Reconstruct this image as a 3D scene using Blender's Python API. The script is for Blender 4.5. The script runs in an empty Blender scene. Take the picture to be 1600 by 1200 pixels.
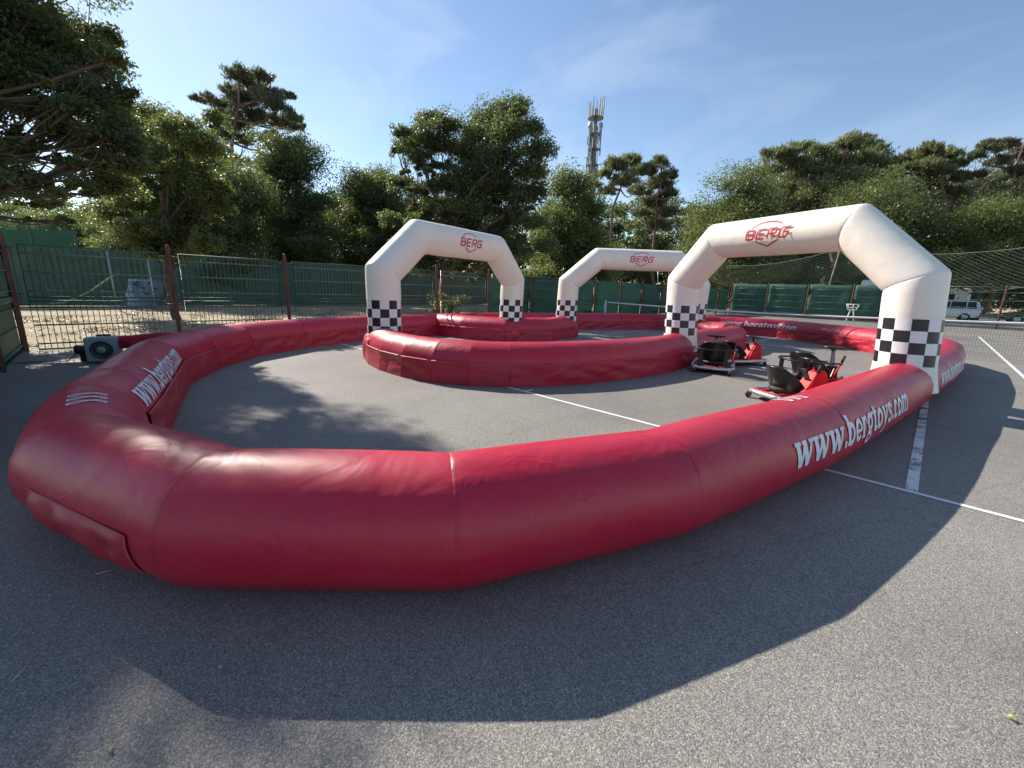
import bpy, bmesh, math, random
import numpy as np
from mathutils import Vector, Matrix, noise as mnoise
S = bpy.context.scene
COL = S.collection
rad = math.radians
PI = math.pi

# ------------------------------------------------------------------ camera
F_PX, PITCH, ROLL, YAW = 654.04, .22155512, -.0301244, -.78192
CAM = np.array([4.0187, -4.316, 1.4363])
_fw = np.array([math.sin(YAW)*math.cos(PITCH), math.cos(YAW)*math.cos(PITCH), -math.sin(PITCH)])
_rt = np.array([math.cos(YAW), -math.sin(YAW), 0.])
_dn = np.cross(_fw, _rt)
_r2 = math.cos(ROLL)*_rt + math.sin(ROLL)*_dn
_d2 = -math.sin(ROLL)*_rt + math.cos(ROLL)*_dn
cd = bpy.data.cameras.new('camera')
cam = bpy.data.objects.new('camera', cd)
COL.objects.link(cam)
cd.sensor_width = 36
cd.lens = F_PX/1600*36
cd.clip_start = .05
cd.clip_end = 3000
M4 = Matrix(((_r2[0], -_d2[0], -_fw[0], CAM[0]), (_r2[1], -_d2[1], -_fw[1], CAM[1]), (_r2[2], -_d2[2], -_fw[2], CAM[2]), (0, 0, 0, 1)))
cam.matrix_world = M4
S.camera = cam

def at(x, y, D):
    """world point seen at photo pixel x,y at camera depth D"""
    return CAM + D*(_fw + (x-800)/F_PX*_r2 + (y-600)/F_PX*_d2)

# ------------------------------------------------------------------ light
SUN = np.array([-1.42, -.05, 1.0]); SUN = SUN/np.linalg.norm(SUN)
SUN_EL = math.asin(SUN[2]); SUN_AZ = math.atan2(SUN[0], SUN[1])
W = bpy.data.worlds.new('World'); S.world = W; W.use_nodes = True
nt = W.node_tree; nt.nodes.clear()
o_ = nt.nodes.new('ShaderNodeOutputWorld'); bg = nt.nodes.new('ShaderNodeBackground')
sky = nt.nodes.new('ShaderNodeTexSky'); sky.sky_type = 'NISHITA'; sky.sun_disc = False
sky.sun_elevation = SUN_EL; sky.sun_rotation = SUN_AZ
sky.air_density = 1.0; sky.dust_density = .15; sky.ozone_density = 1.6; sky.altitude = 20
# thin cirrus streaks
tc = nt.nodes.new('ShaderNodeTexCoord'); mp = nt.nodes.new('ShaderNodeMapping')
mp.inputs['Rotation'].default_value = (.35, .2, .9); mp.inputs['Scale'].default_value = (1.2, 3.4, 5.0)
nz = nt.nodes.new('ShaderNodeTexNoise'); nz.inputs['Scale'].default_value = 1.6; nz.inputs['Detail'].default_value = 7; nz.inputs['Roughness'].default_value = .55
nz.inputs['Distortion'].default_value = .8
cr = nt.nodes.new('ShaderNodeValToRGB'); cr.color_ramp.elements[0].position = .47; cr.color_ramp.elements[1].position = .80
cr.color_ramp.elements[0].color = (0, 0, 0, 1); cr.color_ramp.elements[1].color = (.26, .26, .26, 1)
mx = nt.nodes.new('ShaderNodeMixRGB'); mx.inputs['Color2'].default_value = (5.6, 6.1, 6.8, 1)
L = nt.links.new
L(tc.outputs['Generated'], mp.inputs['Vector']); L(mp.outputs['Vector'], nz.inputs['Vector'])
L(nz.outputs['Fac'], cr.inputs['Fac']); L(cr.outputs['Color'], mx.inputs['Fac'])
L(sky.outputs['Color'], mx.inputs['Color1']); L(mx.outputs['Color'], bg.inputs['Color'])
bg.inputs['Strength'].default_value = .097
L(bg.outputs['Background'], o_.inputs['Surface'])
sl = bpy.data.lights.new('sun', 'SUN'); sl.energy = 4.8; sl.angle = rad(.55); sl.color = (1, .93, .82)
so = bpy.data.objects.new('sun', sl); COL.objects.link(so)
so.rotation_euler = Vector(SUN).to_track_quat('Z', 'Y').to_euler()
S.view_settings.view_transform = 'Standard'; S.view_settings.look = 'None'
S.view_settings.gamma = 1; S.view_settings.use_curve_mapping = False
S.view_settings.exposure = .80

# ------------------------------------------------------------------ materials
def mat(name, col, rough=.6, metal=0, bump=None, var=None, spec=.5, trans=None, coat=0, sheen=0):
    """bump=(scale,strength,dist)  var=(scale,amount)"""
    m = bpy.data.materials.new(name); m.use_nodes = True
    n = m.node_tree; b = n.nodes['Principled BSDF']
    b.inputs['Base Color'].default_value = (*col, 1); b.inputs['Roughness'].default_value = rough
    b.inputs['Metallic'].default_value = metal; b.inputs['Specular IOR Level'].default_value = spec
    b.inputs['Coat Weight'].default_value = coat
    t = n.nodes.new('ShaderNodeTexCoord')
    if var:
        z = n.nodes.new('ShaderNodeTexNoise'); z.inputs['Scale'].default_value = var[0]; z.inputs['Detail'].default_value = 6; z.inputs['Roughness'].default_value = .62
        r = n.nodes.new('ShaderNodeMapRange'); r.inputs['From Min'].default_value = .3; r.inputs['From Max'].default_value = .7
        r.inputs['To Min'].default_value = 1-var[1]; r.inputs['To Max'].default_value = 1+var[1]
        h = n.nodes.new('ShaderNodeHueSaturation'); h.inputs['Color'].default_value = (*col, 1)
        n.links.new(t.outputs['Object'], z.inputs['Vector']); n.links.new(z.outputs['Fac'], r.inputs['Value'])
        n.links.new(r.outputs['Result'], h.inputs['Value']); n.links.new(h.outputs['Color'], b.inputs['Base Color'])
    if bump:
        z = n.nodes.new('ShaderNodeTexNoise'); z.inputs['Scale'].default_value = bump[0]; z.inputs['Detail'].default_value = 5
        u = n.nodes.new('ShaderNodeBump'); u.inputs['Strength'].default_value = bump[1]; u.inputs['Distance'].default_value = bump[2]
        n.links.new(t.outputs['Object'], z.inputs['Vector']); n.links.new(z.outputs['Fac'], u.inputs['Height'])
        n.links.new(u.outputs['Normal'], b.inputs['Normal'])
    return m

def N(m, typ, **kw):
    n = m.node_tree.nodes.new(typ)
    for k, v in kw.items(): n.inputs[k.replace('_', ' ')].default_value = v
    return n

def vinyl(name, col, rough, dirt, dirtcol, wr=1.0):
    """welded pvc sheet: creases, scuffs, dust"""
    m = bpy.data.materials.new(name); m.use_nodes = True
    nt = m.node_tree; b = nt.nodes['Principled BSDF']; l = nt.links.new
    t = N(m, 'ShaderNodeTexCoord')
    a = N(m, 'ShaderNodeTexNoise', Scale=1.3, Detail=8, Roughness=.65); l(t.outputs['Object'], a.inputs['Vector'])
    ra = N(m, 'ShaderNodeMapRange', From_Min=.42, From_Max=.75, To_Min=0, To_Max=dirt); l(a.outputs['Fac'], ra.inputs['Value'])
    f = N(m, 'ShaderNodeTexNoise', Scale=38, Detail=6, Roughness=.75); l(t.outputs['Object'], f.inputs['Vector'])
    rf = N(m, 'ShaderNodeMapRange', From_Min=.52, From_Max=.75, To_Min=0, To_Max=dirt*.9); l(f.outputs['Fac'], rf.inputs['Value'])
    ad = N(m, 'ShaderNodeMath'); ad.operation = 'ADD'; ad.use_clamp = True; l(ra.outputs['Result'], ad.inputs[0]); l(rf.outputs['Result'], ad.inputs[1])
    mx = N(m, 'ShaderNodeMixRGB', Color1=(*col, 1), Color2=(*dirtcol, 1)); l(ad.outputs[0], mx.inputs['Fac']); l(mx.outputs['Color'], b.inputs['Base Color'])
    rr = N(m, 'ShaderNodeMapRange', From_Min=.3, From_Max=.7, To_Min=rough-.06, To_Max=rough+.10); l(a.outputs['Fac'], rr.inputs['Value']); l(rr.outputs['Result'], b.inputs['Roughness'])
    # fine weave + long soft dents + thin crease lines
    w = N(m, 'ShaderNodeTexNoise', Scale=2.6, Detail=3, Roughness=.5, Distortion=.6); l(t.outputs['Object'], w.inputs['Vector'])
    v = N(m, 'ShaderNodeTexVoronoi', Scale=5.5); v.feature = 'DISTANCE_TO_EDGE'
    ds = N(m, 'ShaderNodeTexNoise', Scale=3, Detail=3); l(t.outputs['Object'], ds.inputs['Vector'])
    mm = N(m, 'ShaderNodeMixRGB', Fac=.35); l(t.outputs['Object'], mm.inputs['Color1']); l(ds.outputs['Color'], mm.inputs['Color2']); l(mm.outputs['Color'], v.inputs['Vector'])
    rv = N(m, 'ShaderNodeMapRange', From_Min=0, From_Max=.05, To_Min=1, To_Max=0); l(v.outputs['Distance'], rv.inputs['Value'])
    gate = N(m, 'ShaderNodeMapRange', From_Min=.50, From_Max=.62, To_Min=0, To_Max=1); l(ds.outputs['Fac'], gate.inputs['Value'])
    mg = N(m, 'ShaderNodeMath'); mg.operation = 'MULTIPLY'; l(rv.outputs['Result'], mg.inputs[0]); l(gate.outputs['Result'], mg.inputs[1])
    b1 = N(m, 'ShaderNodeBump', Strength=.55*wr, Distance=.03); l(w.outputs['Fac'], b1.inputs['Height'])
    b2 = N(m, 'ShaderNodeBump', Strength=.25*wr, Distance=.0035); l(mg.outputs[0], b2.inputs['Height']); l(b1.outputs['Normal'], b2.inputs['Normal'])
    b3 = N(m, 'ShaderNodeBump', Strength=.15, Distance=.0015); l(f.outputs['Fac'], b3.inputs['Height']); l(b2.outputs['Normal'], b3.inputs['Normal'])
    l(b3.outputs['Normal'], b.inputs['Normal'])
    b.inputs['Specular IOR Level'].default_value = .5
    return m

RED = vinyl('red_vinyl', (.44, .009, .036), .40, .24, (.44, .07, .10))
REDSK = vinyl('red_skirt_vinyl', (.38, .008, .030), .44, .32, (.40, .07, .08), 1.6)
REDP = vinyl('red_piping', (.42, .03, .055), .5, .4, (.5, .2, .2))
WHITE = vinyl('white_vinyl', (.84, .785, .69), .45, .34, (.66, .58, .47), .6)
WHITEP = mat('white_print', (.78, .78, .80), .45, var=(30, .06))
WHITET = mat('white_lettering', (.74, .74, .78), .5, var=(25, .12))
BLACKP = mat('black_print', (.018, .015, .016), .38, bump=(30, .2, .002), var=(8, .3))
REDPR = mat('red_print', (.55, .012, .03), .45)
BLK = mat('black_plastic', (.012, .012, .013), .28, spec=.5, bump=(40, .08, .002))
BLKR = mat('black_rubber', (.02, .02, .021), .7)
REDPL = mat('red_painted_plastic', (.55, .010, .014), .55, spec=.3, bump=(60, .15, .002))
CHROME = mat('brushed_silver_tube', (.62, .60, .58), .34, metal=.9, bump=(30, .1, .002))
GREYP = mat('grey_plastic', (.26, .29, .30), .5, var=(10, .12))
GREYD = mat('dark_grey_grille', (.035, .04, .045), .5)
GREEN = mat('green_painted_steel', (.050, .105, .066), .45, var=(9, .25))
GREENL = mat('worn_green_rail', (.10, .18, .125), .5, var=(9, .3))
POST = mat('rusty_brown_post', (.105, .034, .020), .65, var=(6, .35), bump=(50, .3, .003))
LINE = None

def windscreen():
    m = bpy.data.materials.new('green_windscreen_fabric'); m.use_nodes = True
    b = m.node_tree.nodes['Principled BSDF']; l = m.node_tree.links.new
    t = N(m, 'ShaderNodeTexCoord'); z = N(m, 'ShaderNodeTexNoise', Scale=1.2, Detail=6, Roughness=.6); l(t.outputs['Object'], z.inputs['Vector'])
    c = N(m, 'ShaderNodeValToRGB'); l(z.outputs['Fac'], c.inputs['Fac']); l(c.outputs['Color'], b.inputs['Base Color'])
    c.color_ramp.elements[0].position = .3; c.color_ramp.elements[0].color = (.055, .145, .105, 1)
    c.color_ramp.elements[1].position = .75; c.color_ramp.elements[1].color = (.095, .230, .170, 1)
    w = N(m, 'ShaderNodeTexNoise', Scale=2.2, Detail=4); l(t.outputs['Object'], w.inputs['Vector'])
    u = N(m, 'ShaderNodeBump', Strength=.6, Distance=.03); l(w.outputs['Fac'], u.inputs['Height']); l(u.outputs['Normal'], b.inputs['Normal'])
    b.inputs['Roughness'].default_value = .7
    # sun shows weakly through the weave
    tr = N(m, 'ShaderNodeBsdfTranslucent', Color=(.09, .22, .16, 1)); ms = N(m, 'ShaderNodeMixShader', Fac=.45)
    l(b.outputs[0], ms.inputs[1]); l(tr.outputs[0], ms.inputs[2]); l(ms.outputs[0], m.node_tree.nodes['Material Output'].inputs['Surface'])
    return m
SCREEN = windscreen()
CORR = mat('green_corrugated_sheet', (.055, .110, .082), .5, var=(2, .25))

def asphalt():
    m = bpy.data.materials.new('worn_asphalt'); m.use_nodes = True
    nt = m.node_tree; b = nt.nodes['Principled BSDF']; l = nt.links.new
    t = N(m, 'ShaderNodeTexCoord'); ob = t.outputs['Object']
    v = N(m, 'ShaderNodeTexVoronoi', Scale=195, Randomness=1.0); l(ob, v.inputs['Vector'])
    sep = N(m, 'ShaderNodeSeparateColor'); l(v.outputs['Color'], sep.inputs['Color'])
    cr = N(m, 'ShaderNodeValToRGB'); l(sep.outputs['Red'], cr.inputs['Fac'])
    e = cr.color_ramp.elements; e[0].position = 0; e[0].color = (.155, .148, .138, 1); e[1].position = 1; e[1].color = (.45, .416, .365, 1)
    k = e.new(.45); k.color = (.245, .23, .21, 1); k = e.new(.85); k.color = (.325, .304, .272, 1)
    # binder between the stones
    rd = N(m, 'ShaderNodeMapRange', From_Min=.25, From_Max=.75, To_Min=1, To_Max=.62); l(v.outputs['Distance'], rd.inputs['Value'])
    mu = N(m, 'ShaderNodeMixRGB', Fac=1.0); mu.blend_type = 'MULTIPLY'; l(cr.outputs['Color'], mu.inputs['Color1']); l(rd.outputs['Result'], mu.inputs['Color2'])
    # broad wear, patches, stains
    a = N(m, 'ShaderNodeTexNoise', Scale=.35, Detail=7, Roughness=.62); l(ob, a.inputs['Vector'])
    ra = N(m, 'ShaderNodeMapRange', From_Min=.3, From_Max=.7, To_Min=.80, To_Max=1.20); l(a.outputs['Fac'], ra.inputs['Value'])
    m2 = N(m, 'ShaderNodeMixRGB', Fac=1.0); m2.blend_type = 'MULTIPLY'; l(mu.outputs['Color'], m2.inputs['Color1']); l(ra.outputs['Result'], m2.inputs['Color2'])
    s = N(m, 'ShaderNodeTexNoise', Scale=2.1, Detail=8, Roughness=.7, Distortion=.5); l(ob, s.inputs['Vector'])
    rs = N(m, 'ShaderNodeMapRange', From_Min=.56, From_Max=.78, To_Min=1, To_Max=.80); l(s.outputs['Fac'], rs.inputs['Value'])
    m3 = N(m, 'ShaderNodeMixRGB', Fac=1.0); m3.blend_type = 'MULTIPLY'; l(m2.outputs['Color'], m3.inputs['Color1']); l(rs.outputs['Result'], m3.inputs['Color2'])
    # hairline cracks
    cv = N(m, 'ShaderNodeTexVoronoi', Scale=.16); cv.feature = 'DISTANCE_TO_EDGE'
    dn = N(m, 'ShaderNodeTexNoise', Scale=.9, Detail=6, Roughness=.7); l(ob, dn.inputs['Vector'])
    mv = N(m, 'ShaderNodeMixRGB', Fac=.30); mv.blend_type = 'ADD'; l(ob, mv.inputs['Color1']); l(dn.outputs['Color'], mv.inputs['Color2']); l(mv.outputs['Color'], cv.inputs['Vector'])
    rc = N(m, 'ShaderNodeMapRange', From_Min=0, From_Max=.0007, To_Min=.72, To_Max=1); l(cv.outputs['Distance'], rc.inputs['Value'])
    m4 = N(m, 'ShaderNodeMixRGB', Fac=1.0); m4.blend_type = 'MULTIPLY'; l(m3.outputs['Color'], m4.inputs['Color1']); l(rc.outputs['Result'], m4.inputs['Color2'])
    mpn = N(m, 'ShaderNodeMapping', Scale=(.5, 7.0, 1.0), Rotation=(0, 0, .9)); l(ob, mpn.inputs['Vector'])
    ty = N(m, 'ShaderNodeTexNoise', Scale=1.0, Detail=5, Roughness=.6, Distortion=.3); l(mpn.outputs['Vector'], ty.inputs['Vector'])
    rt_ = N(m, 'ShaderNodeMapRange', From_Min=.60, From_Max=.78, To_Min=1, To_Max=.84); l(ty.outputs['Fac'], rt_.inputs['Value'])
    m5 = N(m, 'ShaderNodeMixRGB', Fac=1.0); m5.blend_type = 'MULTIPLY'; l(m4.outputs['Color'], m5.inputs['Color1']); l(rt_.outputs['Result'], m5.inputs['Color2'])
    l(m5.outputs['Color'], b.inputs['Base Color'])
    b.inputs['Roughness'].default_value = .78; b.inputs['Specular IOR Level'].default_value = .35
    inv = N(m, 'ShaderNodeMath'); inv.operation = 'MULTIPLY'; inv.inputs[1].default_value = -1; l(v.outputs['Distance'], inv.inputs[0])
    u = N(m, 'ShaderNodeBump', Strength=.5, Distance=.003); l(inv.outputs[0], u.inputs['Height'])
    f = N(m, 'ShaderNodeTexNoise', Scale=22, Detail=5, Roughness=.7); l(ob, f.inputs['Vector'])
    u2 = N(m, 'ShaderNodeBump', Strength=.5, Distance=.008); l(f.outputs['Fac'], u2.inputs['Height']); l(u.outputs['Normal'], u2.inputs['Normal'])
    l(u2.outputs['Normal'], b.inputs['Normal'])
    return m
ASPH = asphalt()

def line_paint(wear):
    m = bpy.data.materials.new('white_line_paint'); m.use_nodes = True
    nt = m.node_tree; b = nt.nodes['Principled BSDF']; l = nt.links.new
    t = N(m, 'ShaderNodeTexCoord'); z = N(m, 'ShaderNodeTexNoise', Scale=55, Detail=6, Roughness=.7); l(t.outputs['Object'], z.inputs['Vector'])
    big = N(m, 'ShaderNodeTexNoise', Scale=4, Detail=3); l(t.outputs['Object'], big.inputs['Vector'])
    ad = N(m, 'ShaderNodeMath'); ad.operation = 'ADD'; l(z.outputs['Fac'], ad.inputs[0]); l(big.outputs['Fac'], ad.inputs[1])
    r = N(m, 'ShaderNodeValToRGB'); l(ad.outputs[0], r.inputs['Fac'])
    r.color_ramp.elements[0].position = wear; r.color_ramp.elements[0].color = (.10, .10, .105, 1)
    r.color_ramp.elements[1].position = min(1, wear+.07); r.color_ramp.elements[1].color = (.72, .72, .72, 1)
    sc = N(m, 'ShaderNodeMath'); sc.operation = 'MULTIPLY'; sc.inputs[1].default_value = .6
    l(ad.outputs[0], sc.inputs[0]); l(sc.outputs[0], r.inputs['Fac'])
    l(r.outputs['Color'], b.inputs['Base Color']); b.inputs['Roughness'].default_value = .7
    u = N(m, 'ShaderNodeBump', Strength=.5, Distance=.004); l(z.outputs['Fac'], u.inputs['Height']); l(u.outputs['Normal'], b.inputs['Normal'])
    return m
LINE = line_paint(.42); LINEW = line_paint(.52)

def sand():
    m = bpy.data.materials.new('dry_sandy_ground'); m.use_nodes = True
    nt = m.node_tree; b = nt.nodes['Principled BSDF']; l = nt.links.new
    t = N(m, 'ShaderNodeTexCoord'); ob = t.outputs['Object']
    z = N(m, 'ShaderNodeTexNoise', Scale=9, Detail=9, Roughness=.75); l(ob, z.inputs['Vector'])
    a = N(m, 'ShaderNodeTexNoise', Scale=.5, Detail=6, Roughness=.65); l(ob, a.inputs['Vector'])
    r = N(m, 'ShaderNodeValToRGB'); l(z.outputs['Fac'], r.inputs['Fac']); e = r.color_ramp.elements
    e[0].position = .30; e[0].color = (.10, .075, .05, 1); e[1].position = .66; e[1].color = (.66, .54, .37, 1); k = e.new(.48); k.color = (.36, .285, .185, 1)
    g = N(m, 'ShaderNodeMapRange', From_Min=.52, From_Max=.62, To_Min=0, To_Max=.7); l(a.outputs['Fac'], g.inputs['Value'])
    mx = N(m, 'ShaderNodeMixRGB', Color2=(.12, .13, .05, 1)); l(g.outputs['Result'], mx.inputs['Fac']); l(r.outputs['Color'], mx.inputs['Color1'])
    l(mx.outputs['Color'], b.inputs['Base Color']); b.inputs['Roughness'].default_value = .95
    u = N(m, 'ShaderNodeBump', Strength=1, Distance=.05); l(z.outputs['Fac'], u.inputs['Height']); l(u.outputs['Normal'], b.inputs['Normal'])
    return m
SAND = sand()

def leafmat(name, c0, c1, tl, tw=.42, rough=.45):
    m = bpy.data.materials.new(name); m.use_nodes = True
    nt = m.node_tree; b = nt.nodes['Principled BSDF']; l = nt.links.new
    g = N(m, 'ShaderNodeNewGeometry'); r = N(m, 'ShaderNodeValToRGB'); l(g.outputs['Random Per Island'], r.inputs['Fac'])
    r.color_ramp.elements[0].color = (*c0, 1); r.color_ramp.elements[1].color = (*c1, 1)
    t = N(m, 'ShaderNodeTexCoord'); z = N(m, 'ShaderNodeTexNoise', Scale=.55, Detail=3); l(t.outputs['Object'], z.inputs['Vector'])
    q = N(m, 'ShaderNodeMapRange', From_Min=.35, From_Max=.65, To_Min=.75, To_Max=1.3); l(z.outputs['Fac'], q.inputs['Value'])
    h = N(m, 'ShaderNodeHueSaturation'); l(r.outputs['Color'], h.inputs['Color']); l(q.outputs['Result'], h.inputs['Value'])
    l(h.outputs['Color'], b.inputs['Base Color']); b.inputs['Roughness'].default_value = rough; b.inputs['Specular IOR Level'].default_value = .4
    tr = N(m, 'ShaderNodeBsdfTranslucent', Color=(*tl, 1)); ms = N(m, 'ShaderNodeMixShader', Fac=tw)
    l(b.outputs[0], ms.inputs[1]); l(tr.outputs[0], ms.inputs[2]); l(ms.outputs[0], nt.nodes['Material Output'].inputs['Surface'])
    return m
OAKL = leafmat('oak_leaves', (.05, .075, .025), (.12, .155, .05), (.26, .34, .05))
OAKD = leafmat('holm_oak_leaves', (.052, .074, .034), (.125, .152, .070), (.20, .25, .06), .40)
OAKG = leafmat('pale_oak_leaves', (.064, .084, .032), (.135, .158, .064), (.22, .27, .06), .40)
PINEL = leafmat('pine_needles', (.085, .105, .048), (.20, .215, .105), (.24, .28, .10), .38)
PINED = leafmat('grey_pine_needles', (.075, .088, .052), (.165, .175, .105), (.20, .23, .11), .38)
BARK = mat('bark', (.085, .062, .045), .9, bump=(14, 1, .04), var=(5, .4))
BARKP = mat('pine_bark', (.15, .085, .055), .9, bump=(10, 1, .05), var=(4, .4))

# ------------------------------------------------------------------ building helpers
def setp(o, label=None, cat=None, group=None, kind=None):
    if label: o['label'] = label
    if cat: o['category'] = cat
    if group: o['group'] = group
    if kind: o['kind'] = kind
    return o

def empty(name, loc, label, cat, group=None, rz=0):
    o = bpy.data.objects.new(name, None); COL.objects.link(o)
    o.location = loc; o.rotation_euler = (0, 0, rz); o.empty_display_size = .2
    return setp(o, label, cat, group)

def mesh(name, V, F, m, parent=None, local=False, smooth=True, mi=None):
    """V in world coordinates unless local; parents are unrotated in that case"""
    V = np.asarray(V, dtype=float)
    if parent is not None and not local:
        p = parent; off = np.zeros(3)
        while p is not None: off += np.array(p.location); p = p.parent
        V = V-off
    me = bpy.data.meshes.new(name)
    me.from_pydata([tuple(v) for v in V], [], F); me.update()
    ms = m if isinstance(m, (list, tuple)) else [m]
    for q in ms: me.materials.append(q)
    if mi is not None: me.polygons.foreach_set('material_index', np.array(mi, dtype=np.int32))
    if smooth: me.polygons.foreach_set('use_smooth', np.ones(len(me.polygons), dtype=bool))
    o = bpy.data.objects.new(name, me); COL.objects.link(o)
    if parent is not None: o.parent = parent
    return o

class MB:
    """collects solids; build() makes ONE mesh object"""
    def __init__(s): s.V = []; s.F = []
    def add(s, V, F):
        n = len(s.V); s.V += [tuple(v) for v in V]; s.F += [tuple(i+n for i in f) for f in F]; return s
    def box(s, c, h, R=None, ch=0):
        R = np.eye(3) if R is None else R
        c = np.array(c, float); x, y, z = h
        if ch <= 0:
            P = [(sx*x, sy*y, sz*z) for sz in (-1, 1) for sy in (-1, 1) for sx in (-1, 1)]
            F = [(0, 2, 3, 1), (4, 5, 7, 6), (0, 1, 5, 4), (2, 6, 7, 3), (0, 4, 6, 2), (1, 3, 7, 5)]
        else:
            bm = bmesh.new(); bmesh.ops.create_cube(bm, size=2)
            for v in bm.verts: v.co = Vector((v.co.x*x, v.co.y*y, v.co.z*z))
            bmesh.ops.bevel(bm, geom=list(bm.edges), offset=ch, segments=2, affect='EDGES', profile=.5)
            bm.verts.index_update()
            P = [tuple(v.co) for v in bm.verts]; F = [tuple(v.index for v in f.verts) for f in bm.faces]; bm.free()
        return s.add([c+R@np.array(p) for p in P], F)
    def tube(s, pts, r, n=8, cap=True, closed=False):
        pts = [np.array(p, float) for p in pts]; k = len(pts)
        rs = r if isinstance(r, (list, tuple, np.ndarray)) else [r]*k
        V = []; F = []; up = None
        for i in range(k):
            a = pts[(i-1) % k] if (i > 0 or closed) else pts[i]; b = pts[(i+1) % k] if (i < k-1 or closed) else pts[i]
            d = b-a; d = d/(np.linalg.norm(d)+1e-12)
            if up is None:
                up = np.array([0, 0, 1.]) if abs(d[2]) < .9 else np.array([1., 0, 0])
            x = np.cross(d, up); x /= np.linalg.norm(x)+1e-12; y = np.cross(x, d); up = y
            for j in range(n):
                t = 2*PI*j/n; V.append(pts[i]+rs[i]*(math.cos(t)*x+math.sin(t)*y))
        m = k if closed else k-1
        for i in range(m):
            for j in range(n):
                a0 = i*n+j; a1 = i*n+(j+1) % n; b0 = ((i+1) % k)*n+j; b1 = ((i+1) % k)*n+(j+1) % n
                F.append((a0, b0, b1, a1))
        if cap and not closed:
            F.append(tuple(range(n))); F.append(tuple(range((k-1)*n, k*n))[::-1])
        return s.add(V, F)
    def lathe(s, prof, c, ax=(0, 0, 1), n=20):
        """profile [(r,h)] around axis"""
        ax = np.array(ax, float); ax /= np.linalg.norm(ax)
        x = np.cross(ax, (0, 0, 1) if abs(ax[2]) < .9 else (1, 0, 0)); x /= np.linalg.norm(x); y = np.cross(ax, x)
        V = []; F = []
        for r, h in prof:
            for j in range(n):
                t = 2*PI*j/n; V.append(np.array(c)+ax*h+max(r, 1e-4)*(math.cos(t)*x+math.sin(t)*y))
        for i in range(len(prof)-1):
            for j in range(n):
                F.append((i*n+j, i*n+(j+1) % n, (i+1)*n+(j+1) % n, (i+1)*n+j))
        return s.add(V, F)
    def build(s, name, m, parent=None, local=False, smooth=False, mi=None):
        return mesh(name, s.V, s.F, m, parent, local, smooth, mi)

def autosmooth(o, ang=40):
    me = o.data; me.polygons.foreach_set('use_smooth', np.ones(len(me.polygons), dtype=bool))
    bm = bmesh.new(); bm.from_mesh(me)
    for e in bm.edges:
        if len(e.link_faces) == 2 and e.calc_face_angle(0) > rad(ang): e.smooth = False
    bm.to_mesh(me); bm.free(); return o

def copy_tree(o, parent=None):
    c = o.copy(); COL.objects.link(c)
    if parent is not None: c.parent = parent
    for ch in list(o.children): copy_tree(ch, c)
    return c

def rotz(a): return np.array([[math.cos(a), -math.sin(a), 0], [math.sin(a), math.cos(a), 0], [0, 0, 1.]])
def noise(p): return mnoise.noise(Vector(p))

# ------------------------------------------------------------------ ground
def sheet(name, x0, x1, y0, y1, z, m, nx=1, ny=1):
    V = [(x0+(x1-x0)*i/nx, y0+(y1-y0)*j/ny, z) for j in range(ny+1) for i in range(nx+1)]
    F = [(j*(nx+1)+i, j*(nx+1)+i+1, (j+1)*(nx+1)+i+1, (j+1)*(nx+1)+i) for j in range(ny) for i in range(nx)]
    return setp(mesh(name, V, F, m, smooth=False), kind='structure')
sheet('sandy_ground', -900, 900, -900, 900, -.03, SAND)
sheet('asphalt_court', -8.28, 60, -40, 34.2, 0, ASPH)
sheet('asphalt_car_park', -3, 60, 37, 75, -.012, ASPH)

CL = MB()
def cl(a, b, w):
    a = np.array(a, float); b = np.array(b, float); d = (b-a)/np.linalg.norm(b-a); n = np.array([-d[1], d[0]])*w/2
    P = [a-n, b-n, b+n, a+n]; return [(p[0], p[1], .004) for p in P]
LN = [((-7.5, 0), (14, 0), .05, LINE), ((0, .03), (0, .16), .05, LINE), ((-5.485, .03), (-5.485, 23.74), .05, LINE), ((5.485, .03), (5.485, 23.74), .06, LINE),
      ((-4.115, .03), (-4.115, 23.74), .05, LINE), ((4.115, .03), (4.115, 5.45), .075, LINEW), ((4.115, 5.52), (4.115, 23.74), .05, LINE),
      ((-4.09, 5.485), (-.03, 5.485), .05, LINE), ((.03, 5.485), (4.09, 5.485), .05, LINE),
      ((-4.09, 18.285), (-.03, 18.285), .05, LINE), ((.03, 18.285), (4.09, 18.285), .05, LINE),
      ((0, 5.46), (0, 18.31), .05, LINE), ((-5.51, 23.77), (5.51, 23.77), .05, LINE)]
for a, b, w, m in LN:
    setp(mesh('court_line', cl(a, b, w), [(0, 1, 2, 3)], m, smooth=False), kind='structure')

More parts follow.
